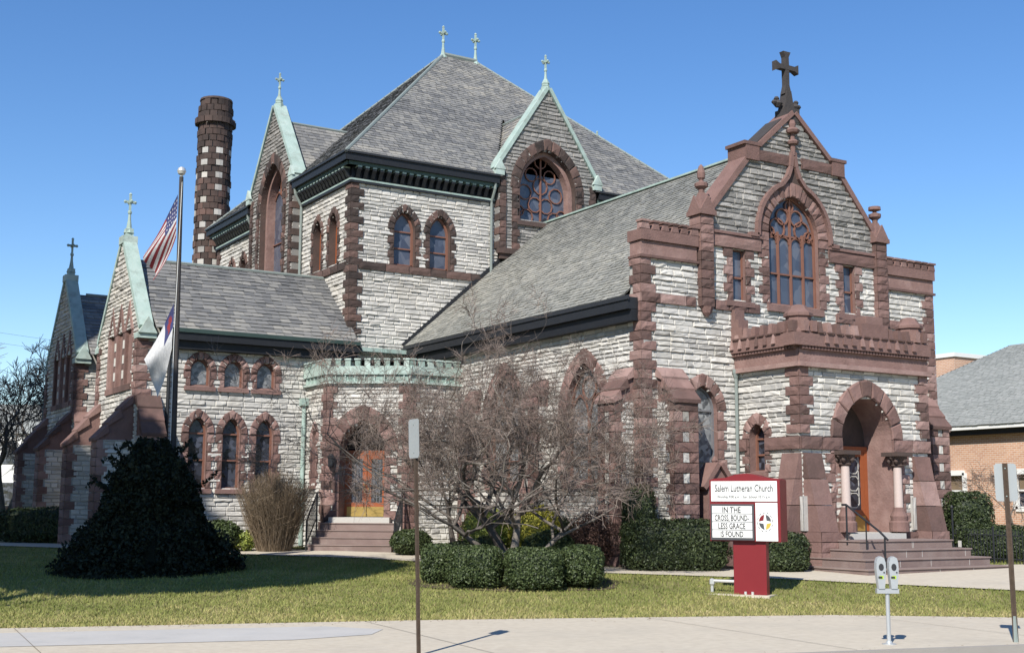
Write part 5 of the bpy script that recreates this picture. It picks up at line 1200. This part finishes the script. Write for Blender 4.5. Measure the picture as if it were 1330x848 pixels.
mb = MB(); q = np.array(pts[-1]); mb.lathe(tuple(q-rgt*.15-np.array([0, 0, .12])), [(.04, 0), (.16, .05), (.12, .16)], 8); mb.build('lamp_head', M['drain'], t)
for z0, z1 in ((10.6, 10.2), (11.2, 10.7)):
    mb = MB(); a, b = np.array([-6., 60, z0]), np.array([34., 84, z1+1]); pts = [tuple(a+(b-a)*i/12-np.array([0, 0, .7*sin(pi*i/12)])) for i in range(13)]; mb.tube(pts, .006, 4); o = mb.build('power_line', M['blackmetal']); tag(o, ('upper' if z0 > 11 else 'lower')+' overhead wire crossing the sky at far left', 'wire')

# ================================================================== THINGS
# --- flagpole and flags
pb = (9.72, 32.5, .05); t = thing('flagpole', 'tall dark flagpole with a silver ball rising behind the spruce', 'flagpole', pb)
mb = MB(); mb.cyl(pb, (pb[0]-.13, pb[1]+.02, 10.45), .085, .055, 14); mb.build('pole', M['soot'], t, True)
M['silver'] = mat('silver_ball', [(.55, .55, .53), (.7, .7, .68)], .3, 5, .2, metal=.5)
mb = MB(); mb.lathe((pb[0]-.13, pb[1]+.02, 10.45), [(.03, 0), (.04, .04), (.09, .08), (.12, .16), (.09, .24), (.02, .28)], 14); mb.build('ball_finial', M['silver'], t, True)
M['rope'] = mat('white_rope', [(.5, .5, .48), (.6, .6, .58)], .8, 9, .2)
mb = MB(); mb.tube([(pb[0]-.12, pb[1]-.03, 10.3), (pb[0]-.16, pb[1]-.05, 6), (pb[0]-.12, pb[1]-.03, 1.4)], .012, 5); mb.build('halyard', M['rope'], t)
def cloth(name, P, cols, pick, nu, nv, label):
    """P(u,v) -> point, pick(i,j) -> material index"""
    mb = MB()
    for j in range(nv+1):
        for i in range(nu+1): mb.v.append(tuple(P(i/nu, j/nv)))
    for j in range(nv):
        for i in range(nu): k = j*(nu+1)+i; mb.face((k, k+1, k+nu+2, k+nu+1), pick(i, j), R.random())
    return tag(mb.build(name, cols, None, True), label, 'flag')
M['fred'] = mat('flag_red', [(.14, .02, .025), (.20, .028, .034)], .8, 8, .2); M['fwhite'] = mat('flag_white', [(.38, .38, .39), (.50, .50, .50)], .8, 8, .2); M['fblue'] = mat('flag_blue', [(.025, .03, .09), (.04, .045, .13)], .8, 8, .2)
top = np.array([pb[0]-.22, pb[1]-.03, 9.95])
def flagP(u, v):
    hv = 1.15*(1-.35*u); d = -rgt*.88*u**1.05 + np.array([0, 0, -1.6*u]) + fw*.1*u
    fold = .13*sin(7*v+3.2*u)*(.2+u) ; ac = rgt*.42*v*u*.9
    return top + d + np.array([0, 0, -hv*v]) + fw*fold + ac + rgt*.05*sin(9*v+2*u)*u
def usa(i, j):
    if i < 16 and j < 14: return 1 if (i % 3 == 1 and j % 3 == (1 if (i//3) % 2 else 2)) else 2
    return 0 if (j//2) % 2 == 0 else 1
cloth('national_flag', flagP, [M['fred'], M['fwhite'], M['fblue']], usa, 40, 26, 'red and white striped flag with starred blue corner drooping from the pole top')
top2 = np.array([pb[0]-.2, pb[1]-.04, 7.0])
def flag2P(u, v):
    d = -rgt*.70*u + np.array([0, 0, -1.5*u]) + fw*.05*u; hv = 1.2-.2*u
    return top2 + d + np.array([0, 0, -hv*v]) + rgt*(.35*u*v + .03*sin(8*v)*u) + fw*.12*sin(6*v+4*u)*(.25+u)
def cf(i, j):
    if i < 13 and j < 13: return 0 if ((5 <= i <= 7 and 2 <= j <= 10) or (3 <= i <= 9 and 4 <= j <= 6)) else 2
    return 1
cloth('church_flag', flag2P, [M['fred'], M['fwhite'], M['fblue']], cf, 36, 24, 'white flag with red cross on a blue corner hanging limp below the striped flag')

# --- church sign
M['signred'] = mat('sign_red', [(.15, .012, .016), (.20, .02, .024)], .45, 4, .25); M['signwhite'] = mat('sign_white', [(.68, .68, .66), (.76, .76, .74)], .4, 4, .15); M['ink'] = mat('sign_lettering', [(.012, .012, .014), (.02, .02, .022)], .5, 4, .1); M['gold2'] = mat('emblem_gold', [(.45, .33, .05), (.5, .37, .07)], .5, 4, .1); M['alu'] = mat('dark_aluminium', [(.05, .05, .055), (.09, .09, .095)], .45, 5, .2)
pL = at(925, 700, 27.6); pR = at(1000, 700, 27.75)
sg0 = at(968, 700, 27.4); U = np.array([sin(radians(150)), cos(radians(150)), 0.]); N_ = np.array([U[1], -U[0], 0.])
if N_ @ (EYE-sg0) < 0: N_ = -N_
fG_ = Fr((float(sg0[0]), float(sg0[1]), 0), U, N_); zg = gz(sg0[0], sg0[1])
k_ = 27.55/F_PX
ZB, ZTt = 1.75-(700-657)*k_ - .02, 1.75-(622-657)*k_
sn = thing('church_sign', 'dark red church sign with white message boards on a red post on the lawn', 'sign', (sg0[0], sg0[1], zg))
hw = .80; dpt = .50
mb = MB(); P = [(-hw, ZB), (hw, ZB), (hw, ZTt), (hw*.86, ZTt+.03), (.42, ZTt+.05), (.2, ZTt+.12), (0, ZTt+.14), (-.2, ZTt+.12), (-.42, ZTt+.05), (-hw*.86, ZTt+.03), (-hw, ZTt)]
mb.prism([fG_.pt(*p, 0) for p in P], [fG_.pt(*p, -dpt) for p in P]); mb.build('cabinet', M['signred'], sn)
mb = MB(); mb.box(fG_, -.30, .44, zg-.1, ZB+.02, -.27, -.07); mb.build('post', M['signred'], sn)
mb = MB(); mb.box(fG_, -.9, .55, zg-.1, zg+.035, -.45, .12); mb.build('footing', M['concrete'], sn)
for u in (-.06, .1): 
    mb = MB(); mb.box(fG_, u, u+.05, zg+.03, zg+.1, -.07, -.04); mb.build('bracket', M['silver'], sn)
mb = MB(); hdz = ZTt-.47; mb.box(fG_, -hw+.04, hw-.06, hdz, ZTt-.03, .0, .02); hd_ = mb.build('name_panel', M['signwhite'], sn)
mb = MB(); mb.box(fG_, -hw+.03, .22, ZB+.03, hdz-.06, .0, .05); mp_ = mb.build('message_case', M['alu'], sn)
mb = MB(); mh = (hdz-.10-ZB-.07)/4
for k in range(4): mb.box(fG_, -hw+.07, .18, ZB+.07+k*mh+.012, ZB+.07+(k+1)*mh-.004, .05, .058)
mb.build('letter_track', M['signwhite'], mp_)
mb = MB(); mb.box(fG_, .25, hw-.06, ZB+.02, hdz-.03, .0, .02); em = mb.build('emblem_panel', M['signwhite'], sn)
def text(body, u, v, size, d, mtl, par, name='lettering', wmax=None, sx=1., bold=0.):
    cu = bpy.data.curves.new(name, 'FONT'); cu.body = body; cu.size = size; cu.align_x = 'CENTER'; cu.offset = bold; cu.resolution_u = 3
    o = bpy.data.objects.new(name, cu); COL.objects.link(o); bpy.context.view_layer.update()
    me = bpy.data.meshes.new_from_object(o.evaluated_get(bpy.context.evaluated_depsgraph_get())); bpy.data.objects.remove(o); bpy.data.curves.remove(cu)
    xs_ = [q.co.x for q in me.vertices]; c = (min(xs_)+max(xs_))/2; wd = max(xs_)-min(xs_); f = sx if wmax is None else wmax/wd
    for q in me.vertices: q.co = Vector(fG_.pt(u+(q.co.x-c)*f, v+q.co.y, d))
    me.materials.clear(); me.materials.append(mtl); a = me.attributes.new('tone', 'FLOAT', 'FACE'); me.name = name
    o = bpy.data.objects.new(name, me); COL.objects.link(o); o.parent = par; o.matrix_parent_inverse = Matrix.Identity(4)
    return o
childtext = text
childtext('Salem Lutheran Church', -.01, hdz+.215, .21, .024, M['ink'], hd_, wmax=1.32, bold=.002)
childtext('Worship 9:00 a.m. - Sun. School 10:15 a.m.', -.01, hdz+.07, .085, .024, M['ink'], hd_, wmax=1.22, bold=.001)
for k, s_ in enumerate(('IS FOUND', 'LESS GRACE', 'CROSS, BOUND-', 'IN THE')): childtext(s_, -.28, ZB+.07+k*mh+.03, mh*1.0, .062, M['ink'], mp_, wmax=(.52, .62, .78, .42)[k], bold=.003)
ec = (.46, (ZB+hdz)/2-.01); er = .17
for k, mm in enumerate(('alu', 'signred', 'alu', 'gold2')):       # quartered round emblem
    mb = MB(); a0 = k*pi/2+.1; P = [(ec[0]+.035*(1 if k in (0, 3) else -1), ec[1]+.035*(1 if k in (0, 1) else -1))] + [(ec[0]+er*.8*cos(a0+(pi/2-.2)*i/5), ec[1]+er*.95*sin(a0+(pi/2-.2)*i/5)) for i in range(6)]
    mb.prism([fG_.pt(*p, .021) for p in P], [fG_.pt(*p, .026) for p in P]); mb.build('emblem_quarter', M[mm], em)
mb = MB(); P = [(ec[0]+er*1.0*cos(2*pi*i/24), ec[1]+er*1.2*sin(2*pi*i/24)) for i in range(25)]
for i in range(0, 24, 2): bar(mb, fG_, P[i], P[i+1], .014, .021, .026)
mb.build('emblem_ring', M['alu'], em)
b = fG_.pt(-.85, zg, -.2); mb = MB(); mb.tube([(b[0], b[1], zg-.05), (b[0], b[1], zg+.3), tuple(np.array(fG_.pt(-.28, zg+.3, -.2)))], .035, 8); mb.lathe((b[0], b[1], zg+.2), [(.04, 0), (.06, .03), (.06, .12), (.03, .15)], 8)
tag(mb.build('conduit_pipe', M['silver']), 'short white bent pipe on the lawn at the left foot of the red sign', 'pipe')

# --- parking meter with two heads
M['metergrey'] = mat('meter_grey_metal', [(.38, .39, .39), (.55, .56, .56)], .4, 8, .25, metal=.4); M['lens'] = mat('meter_window', [(.03, .03, .035), (.05, .05, .055)], .15, 5, .2); M['lime2'] = mat('lime_sticker', [(.35, .5, .03), (.42, .6, .05)], .5, 4, .1)
mt_ = (15.33, 13.75, -.33); pm = thing('parking_meter', 'grey double headed parking meter on a steel pole at the sidewalk edge', 'parking meter', mt_)
fM = Fr(mt_, rgt, -fw)
mb = MB(); mb.cyl(mt_, (mt_[0], mt_[1], mt_[2]+.80), .032, None, 14); mb.lathe(mt_, [(.11, 0), (.11, .012), (.05, .02), (.045, .05)], 14); mb.build('pole', M['metergrey'], pm, True)
mb = MB(); mb.box(fM, -.17, .17, .77, .84, -.05, .05); mb.build('yoke', M['metergrey'], pm)
for s in (-1, 1):
    mb = MB(); prof = [(-.065, .84), (.065, .84), (.085, .98), (.105, 1.14), (.10, 1.24), (.07, 1.31), (.0, 1.335), (-.07, 1.31), (-.10, 1.24), (-.105, 1.14), (-.085, .98)]
    prof = [(u*.86, v) for u, v in prof]; c = .098*s; A = [fM.pt(c+u*.82, v, -.06) for u, v in prof]; B = [fM.pt(c+u, v, 0.0) for u, v in prof]; D = [fM.pt(c+u*.82, v, .065) for u, v in prof]; mb.loft(A, B); mb.loft(B, D); mb.poly(A); mb.poly(D); hd2 = mb.build('meter_head', M['metergrey'], pm)
    mb = MB(); P = [(c+.04*cos(i*pi/6), 1.17+.055*sin(i*pi/6)) for i in range(12)]; mb.prism([fM.pt(*p, .06) for p in P], [fM.pt(*p, .069) for p in P]); mb.build('display', M['lens'], hd2)
    mb = MB(); mb.box(fM, c-.03, c+.03, .99, 1.04, .06, .068); mb.build('sticker', M['lime2'], hd2)
    mb = MB(); mb.box(fM, c+.03, c+.05, 1.08, 1.10, .06, .075); mb.box(fM, c-.05, c+.01, 1.0, 1.03, .068, .074); mb.build('coin_slot', M['lens'], hd2)

# --- street signs seen from behind and edge-on
M['rust'] = mat('rusty_sign_post', [(.035, .028, .02), (.065, .045, .032), (.11, .08, .055)], .8, 14, .4, .3, 30); M['signback'] = mat('bare_sign_back', [(.33, .35, .35), (.42, .44, .44)], .45, 3, .3, metal=.3); M['galv'] = mat('galvanised_post', [(.22, .26, .24), (.32, .36, .34)], .5, 10, .3, metal=.3)
def post_sign(base, zt, zp0, zp1, wd, rot, label, tilt=(0, 0)):
    t = thing('street_sign', label, 'sign', base); u = np.array([cos(rot), sin(rot), 0]); n_ = np.array([u[1], -u[0], 0]); fr = Fr(base, u, n_)
    mb = MB(); lx, ly_ = tilt; sh = lambda p, z: (p[0]+lx*z, p[1]+ly_*z, p[2])
    H = zt-base[2]
    q = lambda u_, d_, z: sh(fr.pt(u_, z, d_), z)
    for (ua, ub, da, db) in ((-.024, .024, -.008, 0), (-.024, -.016, 0, .028), (.016, .024, 0, .028), (-.04, -.024, .02, .028), (.024, .04, .02, .028)):
        mb.prism([q(ua, da, -.1), q(ub, da, -.1), q(ub, db, -.1), q(ua, db, -.1)], [q(ua, da, H), q(ub, da, H), q(ub, db, H), q(ua, db, H)])
    mb.build('post', M['rust'], t)
    a, b = zp0-base[2], zp1-base[2]; mb = MB(); c_ = .035; W = wd/2
    P = [(-W+c_, a), (W-c_, a), (W, a+c_), (W, b-c_), (W-c_, b), (-W+c_, b), (-W, b-c_), (-W, a+c_)]
    mb.prism([q(u_, -.011, z) for u_, z in P], [q(u_, -.015, z) for u_, z in P]); mb.build('panel', M['signback'], t)
    for z in (a+.08, b-.08):
        mb = MB(); mb.cyl(q(0, -.02, z), q(0, .012, z), .012, None, 6); mb.build('bolt', M['galv'], t)
    return t
sR = (17.36, 13.0, -.35); ts = post_sign(sR, 2.46, 1.86, 2.46, .33, radians(-31.66-20), 'grey back of a parking sign on a rusty post at the right edge', (-.045, -.02))
mb = MB(); mb.cyl(sR, (sR[0]-.012, sR[1]-.01, sR[2]+.42), .045, .04, 8); mb.build('post_sleeve', M['galv'], ts)
sL = at(545, 700, 17.8); sL = (float(sL[0]), float(sL[1]), -.35)
post_sign(sL, 2.98, 2.42, 2.98, .34, radians(88), 'parking sign turned nearly edge on atop a rusty post left of the bare tree', (-.028, .012))

# --- iron fence at right
fc0, fc1 = np.array(foot(1238, 36.2)), np.array(foot(1345, 34.4)); t = thing('iron_fence', 'low black iron picket fence beside the entrance steps at right', 'fence', tuple(fc0))
mb = MB(); n = 26
for i in range(n+1):
    p = fc0+(fc1-fc0)*i/n; post = i in (0, 13, 26); mb.cyl(p, p+np.array([0, 0, 1.5 if i == 0 else 1.05 if post else .95]), .03 if post else .011, None, 6)
    if i == 0: mb.lathe(tuple(p+np.array([0, 0, 1.5])), [(.03, 0), (.05, .05), (.01, .12)], 6)
for z in (.15, .8): mb.cyl(fc0+np.array([0, 0, z]), fc1+np.array([0, 0, z]), .016, None, 6)
mb.build('pickets', M['blackmetal'], t)

# --- stone shrine by the front window
sp = fF.pt(22.75, 0, .55); t = thing('stone_shrine', 'small gabled brownstone shrine with dark niche before the front window', 'shrine', (sp[0], sp[1], .1)); fr = Fr((sp[0], sp[1], 0), (1, 0, 0), (0, -1, 0))
mb = MB(); mb.box(fr, -.42, -.22, .05, 2.3, -.35, .1); mb.box(fr, .22, .42, .05, 2.3, -.35, .1); mb.box(fr, -.22, .22, .05, 1.0, -.35, .08); mb.box(fr, -.22, .22, .9, 2.6, -.4, -.2, 1)
for s in (-1, 1): coping(mb, fr, [(s*.52, 2.2), (0, 2.86)], .14, -.4, .16)
mb.prism([fr.pt(-.42, 2.3, .08), fr.pt(.42, 2.3, .08), fr.pt(0, 2.8, .08)], [fr.pt(-.42, 2.3, -.1), fr.pt(.42, 2.3, -.1), fr.pt(0, 2.8, -.1)]); mb.lathe(fr.pt(0, 2.9, -.1), [(.05, 0), (.1, .1), (.03, .22)], 6)
mb.build('niche', [M['brown'], M['browndark']], t)

# --- planting bed, litter
M['mulch'] = mat('dark_mulch', [(.035, .026, .018), (.07, .05, .035), (.11, .085, .06)], .95, 9, .4, .6, 60)
def bed(c, rx, ry, rot):
    V = [(c[0], c[1], gz(c[0], c[1])+.02)]; n = 28
    for q in (.6, 1.):
        for i in range(n):
            a = 2*pi*i/n; k = q*(1+.07*sin(3*a+c[0])+.05*sin(7*a)); u, v = rx*k*cos(a), ry*k*sin(a); x, y = c[0]+u*cos(rot)-v*sin(rot), c[1]+u*sin(rot)+v*cos(rot); V.append((x, y, gz(x, y)+.02))
    mb = MB(); mb.v = V
    for i in range(n): j = (i+1) % n; mb.face((0, 1+i, 1+j)); mb.face((1+i, 1+n+i, 1+n+j, 1+j))
    return struct(mb.build('planting_bed', M['mulch']))
bc = foot(665, 29.0); bed(bc, 2.45, 1.55, HR); bc = foot(870, 33.0); bed((bc[0]-.1, bc[1]+.5), 3.6, 1.2, HR)
M['deadleaf'] = mat('dead_leaves', [(.10, .065, .035), (.20, .13, .07), (.30, .21, .12)], .85, 9, .2)
n = 900; x = NR.uniform(-2, 24, n); ly = np.interp(x, [p[0] for p in LAWN_EDGE], [p[1] for p in LAWN_EDGE]); y = ly + np.where(NR.uniform(0, 1, n) < .75, -NR.exponential(.22, n), NR.uniform(.2, 7, n)); ky = 16.6-.235*x
m_ = NR.uniform(0, 1, n) < .12; y = np.where(m_, ky + .2 + NR.exponential(.12, n), y); k = y > ky+.17; x, y, ly = x[k], y[k], ly[k]
z = np.where(y < ly, -.326, gzv_(x, y)+.045); P = np.stack([x, y, z], 1); up_ = np.tile([0., 0, 1.], (len(P), 1))
lt = leaves('leaf_litter', P, .02, M['deadleaf'], None, up_, .8); tag(lt, 'scattered dead leaves along the lawn edge and kerb', 'leaves', kind='stuff')
